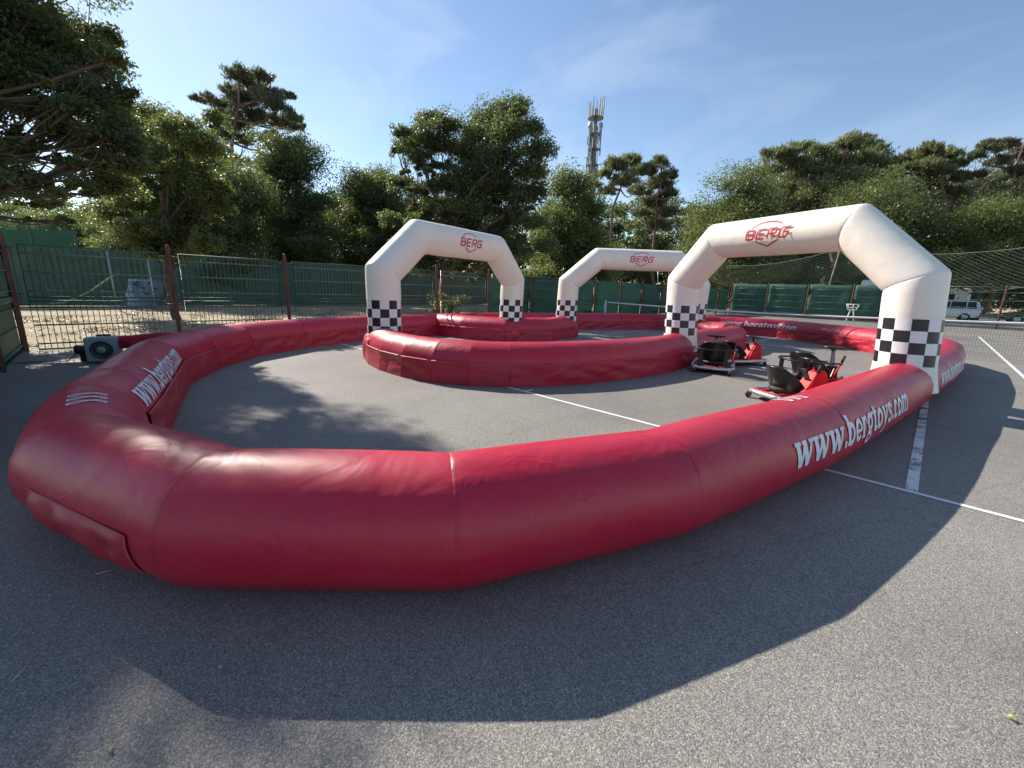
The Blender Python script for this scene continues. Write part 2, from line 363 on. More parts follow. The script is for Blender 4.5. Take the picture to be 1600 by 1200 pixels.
# ------------------------------------------------------------------ inflatable tubes
R0 = .33
def mitre(path, i):
    P = [np.array(p, float) for p in path]; k = len(P)
    return P
class Tube:
    """horizontal inflated tube along a plan polyline; phi=0 top, phi>0 to the left of travel"""
    def __init__(s, path, closed, R=R0, z=None):
        s.P = [np.array(p, float) for p in path]; s.closed = closed; s.R = R; s.z = R-.018 if z is None else z
        k = len(s.P); s.N = []
        for i in range(k):
            if closed or 0 < i < k-1:
                a = s.P[i]-s.P[(i-1) % k]; b = s.P[(i+1) % k]-s.P[i]; a /= np.linalg.norm(a); b /= np.linalg.norm(b)
                na = np.array([-a[1], a[0]]); nb = np.array([-b[1], b[0]]); n = na+nb; n /= np.linalg.norm(n); s.N.append(n/max(.35, n@na))
            elif i == 0:
                b = s.P[1]-s.P[0]; b /= np.linalg.norm(b); s.N.append(np.array([-b[1], b[0]]))
            else:
                a = s.P[i]-s.P[i-1]; a /= np.linalg.norm(a); s.N.append(np.array([-a[1], a[0]]))
        s.nseg = k if closed else k-1
    def pt(s, i, t, phi, r=None):
        """segment i, 0..1 along, angle"""
        r = s.R if r is None else r; j = (i+1) % len(s.P)
        a = s.P[i]+s.N[i]*r*math.sin(phi); b = s.P[j]+s.N[j]*r*math.sin(phi); q = a+(b-a)*t
        return np.array([q[0], q[1], s.z+r*math.cos(phi)])
    def length(s, i): return np.linalg.norm(s.P[(i+1) % len(s.P)]-s.P[i])
    def build_segments(s, parent, m, na=56, seams=None):
        for i in range(s.nseg):
            Ln = s.length(i); nl = max(8, int(Ln/.07))
            ts = sorted(set([0, .006/Ln, .02/Ln, .05/Ln] + [k/nl for k in range(1, nl)] + [1-.05/Ln, 1-.02/Ln, 1-.006/Ln, 1]))
            V = []
            for t in ts:
                e = min(t, 1-t)*Ln
                for k in range(na):
                    ph = 2*PI*k/na
                    pinch = (-.003*math.exp(-e/.016)-.003*math.exp(-e/.12)) if seams is None else 0
                    q0 = s.pt(i, t, ph)
                    wr = (1 if seams is None else .3)*.009*math.exp(-e/.14)*(1-math.exp(-e/.012))*math.sin(ph*23+4*noise((i*3.1, ph*2, 0)))*(.4+.6*noise((ph*3, i*7.7, t*2)))
                    big = .006*noise((q0[0]*1.3, q0[1]*1.3, q0[2]*2.5))+(.006*math.sin(PI*t) if seams is None else 0)
                    q = s.pt(i, t, ph, s.R+pinch+wr+big)
                    if q[2] < .002: q[2] = .002
                    V.append(q)
            F = [(a*na+k, (a+1)*na+k, (a+1)*na+(k+1) % na, a*na+(k+1) % na) for a in range(len(ts)-1) for k in range(na)]
            mesh('tube_segment', V, F, m, parent)
            # welded seam tape
            if (s.closed or i > 0) and (seams is None or i in seams):
                c0 = np.array([*s.P[i], s.z]); rows = [np.array(V[r*na:(r+1)*na]) for r in (0, 1, 2)]; W_ = []
                for r, lf in zip(rows, (.0, .0016, .0004)):
                    for q in r:
                        d = q-c0; d /= np.linalg.norm(d); W_.append(q+d*lf)
                Fs = [(a*na+k, (a+1)*na+k, (a+1)*na+(k+1) % na, a*na+(k+1) % na) for a in range(2) for k in range(na)]
                mesh('seam', W_, Fs, REDSK if m is RED else WHITE, parent)
    def skirt(s, parent, side, segs, m, top=.335, seed=0, off=.012):
        for i in segs:
            Ln = s.length(i); nl = max(4, int(Ln/.045)); nv = 12; V = []
            for a in range(nl+1):
                t = a/nl
                for b in range(nv+1):
                    f = b/nv; z = top*(1-f)+.003*f
                    q = s.pt(i, t, side*PI/2, s.R+off)
                    u = t*Ln+seed+(i*9.3 if s.closed else sum(s.length(q_) for q_ in range(i)))
                    amp = .030*math.sin(PI*min(1, f*1.15))**.8
                    w = noise((u*2.1+z*3.0, z*6, seed))*1.0+.6*noise((u*5.5-z*9, z*9, seed+5))+.9*(abs(noise((u*1.6+z*4, z*4, seed+9)))-.25)
                    d = s.P[(i+1) % len(s.P)]-s.P[i]; d /= np.linalg.norm(d); nn = side*np.array([-d[1], d[0]])
                    ed = min(1, min(t, 1-t)*Ln/.1) if s.closed else 1
                    q[:2] += nn*(.012+amp*w*ed*(1 if s.closed else .8)+.018*f*f); q[2] = z; V.append(q)
            F = [(a*(nv+1)+b, (a+1)*(nv+1)+b, (a+1)*(nv+1)+b+1, a*(nv+1)+b+1) for a in range(nl) for b in range(nv)]
            sk = mesh('skirt', V, F, m, parent)
            pp = MB(); pp.tube([s.pt(i, t, side*PI/2, s.R+off+.008)*np.array([1, 1, 0])+np.array([0, 0, top+.004]) for t in np.linspace(0, 1, 7)], .011, 8)
            pp.build('piping', REDP, parent, smooth=True)

# stroke lettering -------------------------------------------------
def arc(cx, cy, rx, ry, a0, a1, n=14):
    return [(cx+rx*math.cos(rad(a0+(a1-a0)*k/n)), cy+ry*math.sin(rad(a0+(a1-a0)*k/n))) for k in range(n+1)]
GL = {  # heavy slab-serif lower case: (advance, [(points,width)])
 'w': (1.55, [([(.12, 1), (.40, 0)], .26), ([(.40, 0), (.74, .95)], .15), ([(.70, 1), (.98, 0)], .26), ([(.98, 0), (1.34, 1)], .13), ([(-.10, .95), (.40, .95)], .12), ([(.5, .95), (.90, .95)], .12), ([(1.12, .95), (1.52, .95)], .12)]),
 '.': (.42, [([(.03, .14), (.29, .14)], .27)]),
 'b': (1.06, [([(.16, 1.45), (.16, 0)], .26), ([(-.05, 1.40), (.20, 1.40)], .12), (arc(.48, .5, .34, .44, -150, 150), .22)]),
 'e': (1.0, [(arc(.47, .5, .37, .44, 0, 320, 20), .20), ([(.15, .47), (.90, .47)], .12)]),
 'r': (.86, [([(.20, 1), (.20, 0)], .26), ([(-.02, .95), (.26, .95)], .12), ([(-.02, .06), (.48, .06)], .12), (arc(.52, .62, .26, .30, 170, 50, 8), .18), ([(.66, .72), (.78, .72)], .22)]),
 'g': (1.0, [(arc(.42, .60, .30, .34, 0, 360, 20), .20), ([(.60, .92), (.95, .98)], .14), ([(.22, .24), (.16, .08), (.68, .02), (.80, -.16), (.66, -.38), (.25, -.40), (.08, -.24), (.2, -.04)], .15)]),
 't': (.78, [([(.26, 1.28), (.26, .28), (.36, .09), (.56, .07), (.70, .2)], .22), ([(.0, .95), (.66, .95)], .13)]),
 'o': (1.02, [(arc(.47, .5, .36, .43, 0, 360, 22), .23)]),
 'y': (1.08, [([(.18, 1), (.52, .05)], .25), ([(.88, 1), (.50, .0), (.34, -.34), (.08, -.36)], .14), ([(-.03, .95), (.44, .95)], .12), ([(.66, .95), (1.07, .95)], .12)]),
 's': (.86, [([(.72, .78), (.60, .93), (.28, .93), (.15, .74), (.28, .57), (.58, .44), (.70, .24), (.55, .07), (.24, .06), (.10, .24)], .19)]),
 'c': (.94, [(arc(.47, .5, .37, .43, 45, 320, 18), .21), ([(.66, .76), (.78, .76)], .2)]),
 'm': (1.72, [([(.20, 1), (.20, 0)], .25), ([(-.02, .95), (.24, .95)], .12), ([(-.02, .06), (.43, .06)], .12), (arc(.48, .68, .29, .27, 175, 0, 10)+[(.77, 0)], .20), ([(.60, .06), (1.0, .06)], .12), (arc(1.05, .68, .29, .27, 175, 0, 10)+[(1.34, 0)], .20), ([(1.18, .06), (1.58, .06)], .12)]),
 'B': (1.16, [([(.13, 0), (.13, 1), (.82, 1), (.95, .88), (.95, .64), (.82, .53), (.13, .53)], .17), ([(.84, .50), (.98, .38), (.98, .12), (.85, 0), (.10, 0)], .17)]),
 'E': (1.12, [([(1.0, 1), (.25, 1), (.12, .86), (.12, .14), (.25, 0), (.98, 0)], .17), ([(.12, .5), (.95, .5)], .16)]),
 'R': (1.16, [([(.13, 0), (.13, 1), (.86, 1), (.98, .88), (.98, .58), (.86, .45), (.15, .45)], .17), ([(.55, .45), (.98, 0)], .18)]),
 'G': (1.15, [([(1.05, 1), (.25, 1), (.12, .86), (.12, .14), (.25, 0), (.86, 0), (.98, .12), (.98, .52), (.52, .52)], .17)]),
 '@': (1.0, [([(.05, .0), (.35, .10), (.62, .9), (.72, 1.9), (.55, 2.5), (.25, 2.5), (.15, 2.0), (.45, 1.2), (.72, .5), (.60, -.1), (.3, -.35), (.05, -.1)], .16)]),
}
def strokes(text, h, shear=.16, track=1.0):
    out = []; x = 0
    for ch in text:
        adv, st = GL[ch]
        for pts, w in st: out.append(([((x+p[0]+shear*p[1])*h, p[1]*h) for p in pts], w*h))
        x += adv*track
    return out, x*h
def ribbon(pts, w, step=.03):
    """mitred strip in 2d -> list of quads (4 points)"""
    P = [np.array(p, float) for p in pts]; Q = [P[0]]
    for a, b in zip(P[:-1], P[1:]):
        n = max(1, int(np.linalg.norm(b-a)/step))
        for k in range(1, n+1): Q.append(a+(b-a)*k/n)
    cl_ = np.linalg.norm(Q[0]-Q[-1]) < 1e-6; k = len(Q); Lf = []; Rt = []
    for i in range(k):
        a = Q[i-1] if i > 0 else (Q[-2] if cl_ else Q[0]); b = Q[i+1] if i < k-1 else (Q[1] if cl_ else Q[-1])
        da = Q[i]-a; db = b-Q[i]
        if np.linalg.norm(da) < 1e-9: da = db
        if np.linalg.norm(db) < 1e-9: db = da
        da = da/np.linalg.norm(da); db = db/np.linalg.norm(db); na = np.array([-da[1], da[0]]); n = na+np.array([-db[1], db[0]])
        if np.linalg.norm(n) < 1e-6: n = na
        n /= np.linalg.norm(n); n = n/max(.6, n@na); Lf.append(Q[i]+n*w/2); Rt.append(Q[i]-n*w/2)
    return Lf, Rt
def letter_mesh(name, st, f, m, parent, lift=.004):
    """f(x,y,lift)->world; st=strokes"""
    V = []; F = []
    for k, (pts, w) in enumerate(st):
        Lf, Rt = ribbon(pts, w, max(.02, w*.6)); n0 = len(V); lf = lift+.0004*(k % 6)
        nx_ = 3
        for a, b in zip(Lf, Rt):
            for j in range(nx_+1):
                q = a+(b-a)*j/nx_; V.append(f(q[0], q[1], lf))
        c = nx_+1
        for i in range(len(Lf)-1):
            for j in range(nx_): F.append((n0+i*c+j, n0+(i+1)*c+j, n0+(i+1)*c+j+1, n0+i*c+j+1))
    return mesh(name, V, F, m, parent)
def text_on_tube(T, i, d0, phi0, h, st, parent, m, flip=1, name='lettering', lift=.012):
    """baseline starts d0 metres along segment i; flip=1: reads along travel, letters' tops toward smaller |..| given by sign"""
    Ln = T.length(i)
    def f(x, y, lf):
        t = (d0+flip*x)/Ln; ph = phi0+flip*y/T.R
        q0 = T.pt(i, t, ph); big = .006*noise((q0[0]*1.3, q0[1]*1.3, q0[2]*2.5))+.006*math.sin(PI*min(1, max(0, t)))
        return T.pt(i, t, ph, T.R+big+lf)
    return letter_mesh(name, st, f, m, parent, lift)

ringP = [(1.68, -4.0), (2.475, -3.17), (2.98, -1.98), (3.38, -.1), (3.84, 3.46), (4.18, 6.6), (4.28, 9.2), (3.9, 10.5), (3.1, 11.35),
         (1.95, 12.65), (0, 13.9), (-2.1, 13.6), (-3.95, 12.6), (-5.2, 10.9), (-6.0, 8.9), (-6.8, 6.3), (-7.15, 4.1), (-6.98, 2.6), (-6.9, .5), (-6.35, -1.0),
         (-5.55, -2.35), (-4.6, -3.15), (-3.4, -3.78), (-1.2, -4.25), (-.5, -4.42), (.50, -4.44)]
RING = Tube(ringP, True, .325)
ring = empty('inflatable_track_barrier', (1.63, -4.04, 0), 'big outer ring of red inflatable tubes around the whole kart track, nearest to the camera', 'inflatable barrier')
RING.build_segments(ring, RED)
RING.skirt(ring, 1, [5, 6, 7, 8, 9, 10, 11, 12, 13, 14, 16, 17, 18, 19, 20, 21, 22, 23], REDSK, seed=1)

islP = [(-3.85, -.17), (-3.25, -.39), (-2.65, -.50), (-2.0, -.50), (-1.45, -.38), (-1.0, -.12), (-.62, .25), (-.36, .68), (-.14, 1.15), (.05, 1.8), (.18, 2.45), (.25, 3.0), (.27, 3.6), (.16, 4.71), (.10, 6.4), (.15, 7.9), (.07, 8.5), (-.14, 8.98), (-.46, 9.4), (-.86, 9.7), (-1.7, 9.94)]
ISL = Tube(islP, False)
isl = empty('inflatable_track_barrier', (-.62, .25, 0), 'low curved red inflatable island between two white arches inside the ring', 'inflatable barrier')
ISL.build_segments(isl, RED, seams=(4, 6, 8, 10, 12, 14, 16))
ISL.skirt(isl, -1, list(range(0, 18)), REDSK, seed=40)
blkP = [(-7.0, 3.45), (-5.8, 3.6), (-4.62, 4.05), (-4.22, 5.3), (-4.42, 6.62)]
BLO = Tube(blkP, False, .335)
blo = empty('inflatable_track_barrier', (-4.62, 4.05, 0), 'short red inflatable block joining the far ring, with an arch foot on each end', 'inflatable barrier')
BLO.build_segments(blo, RED)
BLO.skirt(blo, -1, [0, 1, 2, 3], REDSK, seed=80)
# rounded end caps and fat feet
def foot(parent, x, y, r0, r1, h, m=RED):
    mb = MB(); mb.lathe([(.01, .002), (r0*.96, .003), (r0, .04), (r0*1.02, .16), (r0, .30), ((r0+r1)/2+.01, h-.06), (r1, h)], (x, y, 0), n=40)
    return mb.build('foot_section', m, parent, smooth=True)
foot(isl, -3.83, -.13, .43, .335, .505)
foot(isl, -1.7, 9.94, .36, .335, .505)
foot(blo, -4.66, 4.2, .46, .335, .505)
foot(blo, -4.47, 6.63, .42, .335, .505)

# printed web address and loops
def surf(T, i, d, ph, lift):
    n = len(T.P)
    while d > T.length(i): d -= T.length(i); i = (i+1) % n
    while d < 0: i = (i-1) % n; d += T.length(i)
    t = d/T.length(i); q0 = T.pt(i, t, ph); e = min(t, 1-t)*T.length(i)
    big = .006*noise((q0[0]*1.3, q0[1]*1.3, q0[2]*2.5))+.006*math.sin(PI*t)-.003*math.exp(-e/.016)-.003*math.exp(-e/.12)
    return T.pt(i, t, ph, T.R+big+lift)
def print_on(T, i, d0, phi0, dirn, text, h, track, m, name='lettering', shear=.18, wmul=1.2, sy=1):
    """dirn=1 reads along travel on the outer face, -1 reads against travel on the inner face"""
    st, w = strokes(text, h, shear, track)
    letter_mesh(name, [(p, q*wmul) for p, q in st], lambda x, y, lf: surf(T, i, d0+dirn*x, phi0+dirn*y*sy/T.R, lf), m, ring, .005)
print_on(RING, 2, 1.02, -1.60, 1, 'www.bergtoys.com', .168, 1.03, WHITET)
print_on(RING, 4, .55, -1.62, 1, 'www.bergtoys.com', .168, 1.03, WHITET)
print_on(RING, 23, .66, 1.34, -1, 'www.bergtoys.com', .165, .98, WHITET)
print_on(RING, 10, 2.1, 1.62, -1, 'www.bergtoys.com', .172, 1.04, WHITET)
print_on(RING, 24, .72, .30, -1, '@@@', .105, 1.15, WHITET, 'loop_emblem', 0, .95, .62)
print_on(RING, 2, 1.88, .82, -1, '@@@', .11, 1.15, WHITET, 'loop_emblem', 0, .95)

# deflation flap on the near left bend
def flap(T, i, t0, t1, ph0, ph1, parent, nm='deflation_flap', off=.02, sd=3.):
    V = []; nu, nv = 40, 10; Ln = T.length(i)
    for a in range(nu+1):
        for b in range(nv+1):
            t = t0+(t1-t0)*a/nu; ph = ph0+(ph1-ph0)*b/nv
            e = min(a, nu-a, 3)/3*min(b, nv-b, 2)/2
            w = .016*noise((t*Ln*7+b*.2, ph*4, sd))+.014*abs(noise((t*Ln*3-ph*2, ph*3, sd+4)))
            q = T.pt(i, t, ph, T.R+(off+w*1.4)*e+.009); q[2] = max(q[2], .004); V.append(q)
    F = [(a*(nv+1)+b, (a+1)*(nv+1)+b, (a+1)*(nv+1)+b+1, a*(nv+1)+b+1) for a in range(nu) for b in range(nv)]
    o = mesh(nm, V, F, REDSK, parent)
    mb = MB()
    edge = [V[b] for b in range(nv+1)]+[V[a*(nv+1)+nv] for a in range(1, nu+1)]+[V[nu*(nv+1)+b] for b in range(nv-1, -1, -1)]+[V[a*(nv+1)] for a in range(nu-1, 0, -1)]
    mb.tube(edge, .005, 6, closed=True); mb.build('stitched_hem', REDP, o, smooth=True)
    return o
flap(RING, 25, .20, .88, -1.45, -2.15, ring)
flap(ISL, 0, .2, .85, -1.15, -2.2, isl, sd=8.)

# ------------------------------------------------------------------ arches
def make_arch(cx, cy, th, lx, ly, R, Wd, z1, s, z2, base, label):
    """base: per leg (z where the white or red part starts)"""
    root = empty('inflatable_arch', (cx, cy, 0), label, 'inflatable arch', 'white inflatable arches over the track')
    u = np.array([math.cos(th), math.sin(th), 0]); v = np.array([-math.sin(th), math.cos(th), 0])
    def Wp(q, w): return np.array([cx, cy, 0])+u*q[0]+v*w+np.array([lx*q[1], ly*q[1], q[1]])
    c0_, c1_ = (.605, 1.215) if base == 'ww' else (.50, 1.165)
    P = [(-Wd, .27 if base[0] == 'w' else c0_-.02), (-Wd, c0_), (-Wd, c1_), (-Wd, z1), (-Wd+s, z2), (Wd-s, z2), (Wd, z1), (Wd, c1_), (Wd, c0_), (Wd, .27 if base[1] == 'w' else c0_-.02)]
    P = [np.array(p) for p in P]; K = len(P); na = 48
    Nn = []
    for i in range(K):
        a = P[i]-P[i-1] if i > 0 else P[1]-P[0]; b = P[i+1]-P[i] if i < K-1 else P[-1]-P[-2]
        a = a/np.linalg.norm(a); b = b/np.linalg.norm(b); t = a+b; t /= np.linalg.norm(t); n = np.array([-t[1], t[0]]); Nn.append(n/abs(t@a))
    def pt(i, t, ph, r=R):
        a = P[i]+Nn[i]*r*math.cos(ph); b = P[i+1]+Nn[i+1]*r*math.cos(ph); q = a+(b-a)*t
        return Wp(q, -r*math.sin(ph))
    def disp(i, t, ph):
        Ln = np.linalg.norm(P[i+1]-P[i]); e = min(t, 1-t)*Ln; q = pt(i, t, ph)
        soft = i in (0, 1, 7, 8) or False
        pin = 0
        if i not in (0, 1, 7, 8):
            e0 = t*Ln if i in (3, 4, 5) or i == 6 else 9; e1 = (1-t)*Ln if i in (2, 3, 4, 5) else 9
            e2 = min(e0, e1); pin = -.007*math.exp(-e2/.014)-.004*math.exp(-e2/.1)+.004*math.exp(-e2/.14)*math.sin(ph*19+i*2)*(.3+noise((ph*3, i, 2)))
        return pin+.007*noise((q[0]*1.5, q[1]*1.5, q[2]*2.2))
    names = {0: 'leg_base', 2: 'leg', 3: 'shoulder', 4: 'crossbeam', 5: 'shoulder', 6: 'leg', 8: 'leg_base'}
    for i in range(K-1):
        Ln = np.linalg.norm(P[i+1]-P[i])
        if i in (1, 7):   # checkered band: 12 columns x 4 rows, each square its own faces
            V = []; F = []; mi = []; sub = 4; nr = 4*3; nc = 12*sub
            for a in range(nr+1):
                for k in range(nc):
                    ph = 2*PI*k/nc+.13; V.append(pt(i, a/nr, ph, R+.003+.006*noise(tuple(pt(i, a/nr, ph)*1.5))))
            for a in range(nr):
                for k in range(nc):
                    F.append((a*nc+k, a*nc+(k+1) % nc, (a+1)*nc+(k+1) % nc, (a+1)*nc+k)); mi.append((a//3+k//sub) % 2)
            bd = mesh('checkered_band', V, F, [WHITEP, BLACKP], root, mi=mi)
            continue
        if i in (0, 8) and Ln < .05: 
            pass
        nl = max(2, int(Ln/.06)); ts = sorted(set([0, min(.4, .006/Ln), min(.45, .02/Ln)]+[k/nl for k in range(1, nl)]+[1-min(.45, .02/Ln), 1-min(.4, .006/Ln), 1]))
        V = [pt(i, t, 2*PI*k/na, R+(disp(i, t, 2*PI*k/na) if i not in (0, 8) else ((.008+.045*((1-t) if i == 0 else t)**1.6) if base[0 if i == 0 else 1] == 'w' else 0))) for t in ts for k in range(na)]
        F = [(a*na+k, a*na+(k+1) % na, (a+1)*na+(k+1) % na, (a+1)*na+k) for a in range(len(ts)-1) for k in range(na)]
        mesh(names[i], V, F, RED if (i in (0, 8) and base[0 if i == 0 else 1] != 'w') else WHITE, root)
    # emblem on the camera side of the crossbeam
    Lb = 2*(Wd-s); h = .15
    stx, w = strokes('BERG', h, .28, 1.12); stx = [(p_, q_*1.1) for p_, q_ in stx]
    def f(x, y, lf):
        t = .5+(x-w/2)/Lb; ph = PI/2-(y-h*.5)/R
        return pt(4, t, ph, R+.007+lf)
    letter_mesh('lettering', stx, f, REDPR, root, .004)
    arcp = [([(w*.5+math.cos(rad(a))*w*.40, h*.55+math.sin(rad(a))*h*1.35) for a in range(150, 38, -8)], h*.11),
            ([(w*.24, -h*.25), (w*.50, -h*.88), (w*.76, -h*.22)], h*.15)]
    letter_mesh('shield_outline', arcp, f, REDPR, root, .004)
    return root
make_arch(2.018, 4.129, -.307, -.068, .043, .328, 1.923, 1.696, .787, 2.48, 'ww', 'largest white inflatable arch nearest the camera, right foot on the outer red ring')
make_arch(-4.264, 2.083, 1.765, .089, -.042, .328, 2.247, 1.671, .919, 2.443, 'rr', 'white inflatable arch at the left, its left foot on the tip of the red island')
make_arch(-3.098, 8.284, .867, .025, .016, .328, 2.166, 1.692, .886, 2.474, 'rr', 'farthest white inflatable arch, partly hidden behind the nearest arch')

# ------------------------------------------------------------------ blower and air hose
bl = empty('air_blower', (-6.12, -4.22, 0), 'grey box air blower with round fan inlet on the tarmac by the fence', 'blower')
Rb = rotz(rad(78))
def bp(x, y, z): return np.array([-6.12, -4.22, 0])+Rb@np.array([x, y, z])
mb = MB(); mb.box(bp(0, 0, .225), (.215, .18, .21), Rb, .03); mb.build('housing', GREYP, bl)
mb = MB(); mb.lathe([(.15, 0), (.15, .018), (.128, .022), (.12, .005), (.09, .004), (.085, .02), (.06, .02), (.055, .008), (.03, .004), (.0, .004)], bp(.0, -.181, .23), Rb@np.array([0, -1., 0]), 32); mb.build('fan_inlet', GREYD, bl, smooth=True)
mb = MB()
mb.lathe([(0, .012), (.055, .012), (.06, .0), (.05, -.01)], bp(.0, -.19, .23), Rb@np.array([0, -1., 0]), 24)
mb.build('inlet_hub', GREYP, bl, smooth=True)
mb = MB(); mb.lathe([(.0, 0), (.075, .0), (.085, .02), (.085, .15), (.07, .17), (0, .17)], bp(-.20, 0, .22), Rb@np.array([-1., 0, 0]), 24); mb.box(bp(-.26, 0, .11), (.05, .05, .09), Rb, .008); mb.build('motor', BLK, bl, smooth=False)
mb = MB(); mb.box(bp(0, 0, .007), (.22, .19, .006), Rb, .002); mb.box(bp(0, .10, .45), (.09, .05, .015), Rb, .006); mb.build('foot_plate', GREYD, bl)
hz = MB(); pts = []; rr = []
A = bp(.16, .06, .31); Bp = np.array([-5.1, -2.75, .34])
for k in range(15):
    t = k/14; p = A+(Bp-A)*t; p[2] += .03*math.sin(t*PI)+.01*math.sin(t*17); pts.append(p); rr.append(.10+.055*min(1, t*3)+.006*math.sin(t*31))
hz.tube(pts, rr, 24); hs = setp(hz.build('air_hose', RED, None, smooth=True), 'fat red fabric air hose from the grey blower into the ring', 'hose')
cb = MB(); cb.tube([bp(-.36, 0, .16), bp(-.5, .1, .02), bp(-.8, .25, .012), bp(-1.3, .2, .012), bp(-1.7, .6, .012)], .008, 6); cb.build('power_cable', BLKR, bl, smooth=True)

# ------------------------------------------------------------------ left steel fence with rusty posts
PH = 2.37; FX = -8.2
fence = empty('steel_fence', (FX, -5.28, 0), 'green steel bar fence with rusty brown posts along the left side of the court', 'fence')
def post_mesh(name, x, y, parent, h=2.17, r=.042, m=POST):
    mb = MB(); mb.lathe([(r, 0), (r, h-.05), (r*.9, h-.02), (r*.5, h), (0, h+.005)], (x, y, 0), n=14)
    for z in (1.0, 1.93): mb.lathe([(r, z-.03), (r+.014, z-.03), (r+.014, z+.02), (r, z+.02)], (x, y, 0), n=14)
    return autosmooth(mb.build(name, m, parent))
p0 = post_mesh('post', FX, -5.28, fence)
NB = 16
for k in range(1, NB+1):
    c = p0.copy(); COL.objects.link(c); c.parent = fence; c.location = (0, PH*k, 0)
def bar_panel_parts(k, parent):
    y0 = -5.28+PH*k; ya = y0+.17; yb = y0+PH-.17
    objs = []
    fr = MB()
    for za, zb in ((.03, .955), (1.03, 1.985)):
        fr.tube([(FX, ya, za), (FX, ya, zb), (FX, yb, zb), (FX, yb, za)], .021, 6, closed=True)
        for y in (y0+.03, y0+PH-.03):
            for z in (za+.06, zb-.06):
                yy = ya if y < y0+1 else yb; fr.tube([(FX, y, z), (FX, yy, z)], .010, 5)
    objs.append(fr.build('panel_frame', GREEN, parent, smooth=True))
    for z in (.14, .50, .84, 1.15, 1.50, 1.84):
        r = MB(); r.tube([(FX+.012, ya, z), (FX+.012, yb, z)], .016, 6); objs.append(r.build('rail', GREENL if z > 1 else GREEN, parent, smooth=True))
    return objs, ya, yb
for k in range(0, NB):
    objs, ya, yb = bar_panel_parts(k, fence)
    n = 23
    if k < 5:
        one = None
        for lvl, (za, zb) in enumerate(((.03, .955), (1.03, 1.985))):
            if k >= 4 and lvl == 1: pass
            proto = None
            for j in range(1, n+1):
                y = ya+(yb-ya)*j/(n+1)
                if proto is None:
                    b = MB(); b.tube([(FX, y, za), (FX, y, zb)], .0068, 5, cap=False); proto = b.build('bar', GREEN, fence, smooth=True); yp = y
                else:
                    c = proto.copy(); COL.objects.link(c); c.parent = fence; c.location = (0, y-yp, 0)
    else:
        b = MB()
        for j in range(1, n+1):
            y = ya+(yb-ya)*j/(n+1)
            for za, zb in ((.03, .955), (1.03, 1.985)): b.tube([(FX, y, za), (FX, y, zb)], .0052, 4, cap=False)
        setp(b.build('bars', GREEN, fence, smooth=True), kind='stuff')
def cloth_panel(name, p, q, z0, z1, m, parent, off=(0, 0), seed=0, thick=.004, amp=.02):
    p = np.array(p, float); q = np.array(q, float); Ln = np.linalg.norm(q-p); d = (q-p)/Ln; nn = np.array([-d[1], d[0]])
    nu = max(4, int(Ln/.15)); nv = 8; V = []
    for a in range(nu+1):
        for b in range(nv+1):
            t = a/nu; z = z0+(z1-z0)*b/nv; w = amp*noise((t*Ln*1.5, z*1.3, seed))+amp*.5*noise((t*Ln*5+z*2, z*2, seed))
            xy = p+d*Ln*t+nn*w+np.array(off); V.append((xy[0], xy[1], z))
    F = [(a*(nv+1)+b, (a+1)*(nv+1)+b, (a+1)*(nv+1)+b+1, a*(nv+1)+b+1) for a in range(nu) for b in range(nv)]
    o = mesh(name, V, F, m, parent)
    md = o.modifiers.new('thickness', 'SOLIDIFY'); md.thickness = thick
    return o
for k in range(5, NB):
    cloth_panel('windscreen_panel', (FX-.04, -5.28+PH*k+.05), (FX-.04, -5.28+PH*(k+1)-.05), .25, 1.98, SCREEN, fence, seed=k)

# fence return at the near left corner
f2 = empty('steel_fence', (-8.2, -5.3, 0), 'green sheeted fence panels at the left picture edge, turning toward the camera from the corner', 'fence')
post_mesh('post', -5.68, -5.36, f2); post_mesh('post', -3.2, -5.42, f2); post_mesh('post', -.8, -5.5, f2)
for a, b in (((-8.1, -5.31), (-5.78, -5.36)), ((-5.58, -5.37), (-3.3, -5.42)), ((-3.1, -5.43), (-.9, -5.5))):
    for z0, z1 in ((.03, .955), (1.03, 1.985)):
        cloth_panel('sheet_panel', a, b, z0, z1, mat('green_sheet', (.05, .125, .07), .55, var=(2, .2)), f2, seed=a[0], amp=.006, off=(0, -.02))
        fr = MB(); fr.tube([(*a, z0), (*a, z1), (*b, z1), (*b, z0)], .018, 6, closed=True); fr.build('panel_frame', GREEN, f2, smooth=True)
        for f in (.12, .5, .86):
            z = z0+(z1-z0)*f; r = MB(); r.tube([(a[0], a[1]+.012, z), (b[0], b[1]+.012, z)], .012, 6); r.build('rail', GREENL, f2, smooth=True)

# far fence
FY = 33.2
far = empty('steel_fence', (-8.2, FY, 0), 'far fence with green windscreen and brown posts behind the tennis net', 'fence')
xs = [-8.2+2.62*k for k in range(0, 4)]+[1.3, 3.95, 6.55, 9.2, 11.9, 14.5, 17.2]
for i, x in enumerate(xs):
    post_mesh('post', x, FY, far, 2.5, .055)
for a, b in zip(xs[:-1], xs[1:]):
    for z in (.35, .75, 1.2, 1.65, 2.1, 2.42):
        r = MB(); r.tube([(a, FY-.02, z), (b, FY-.02, z)], .016, 5); r.build('rail', GREENL, far, smooth=True)
    if a < 1.0: cloth_panel('windscreen_panel', (a+.06, FY+.09), (b-.06, FY+.09), .12, 2.42, SCREEN, far, seed=a+50, amp=.03)
    else:
        bb = MB()
        for j in range(1, 26):
            x = a+(b-a)*j/26; bb.tube([(x, FY, .2), (x, FY, 2.42)], .005, 4, cap=False)
        setp(bb.build('bars', GREEN, far, smooth=True), kind='stuff')
kb = MB(); kb.box((0, FY+.35, .06), (8.2, .15, .12), None, .02)
setp(kb.build('low_kerb', mat('concrete', (.30, .28, .25), .9, bump=(20, .6, .01), var=(2, .3)), None), kind='structure')

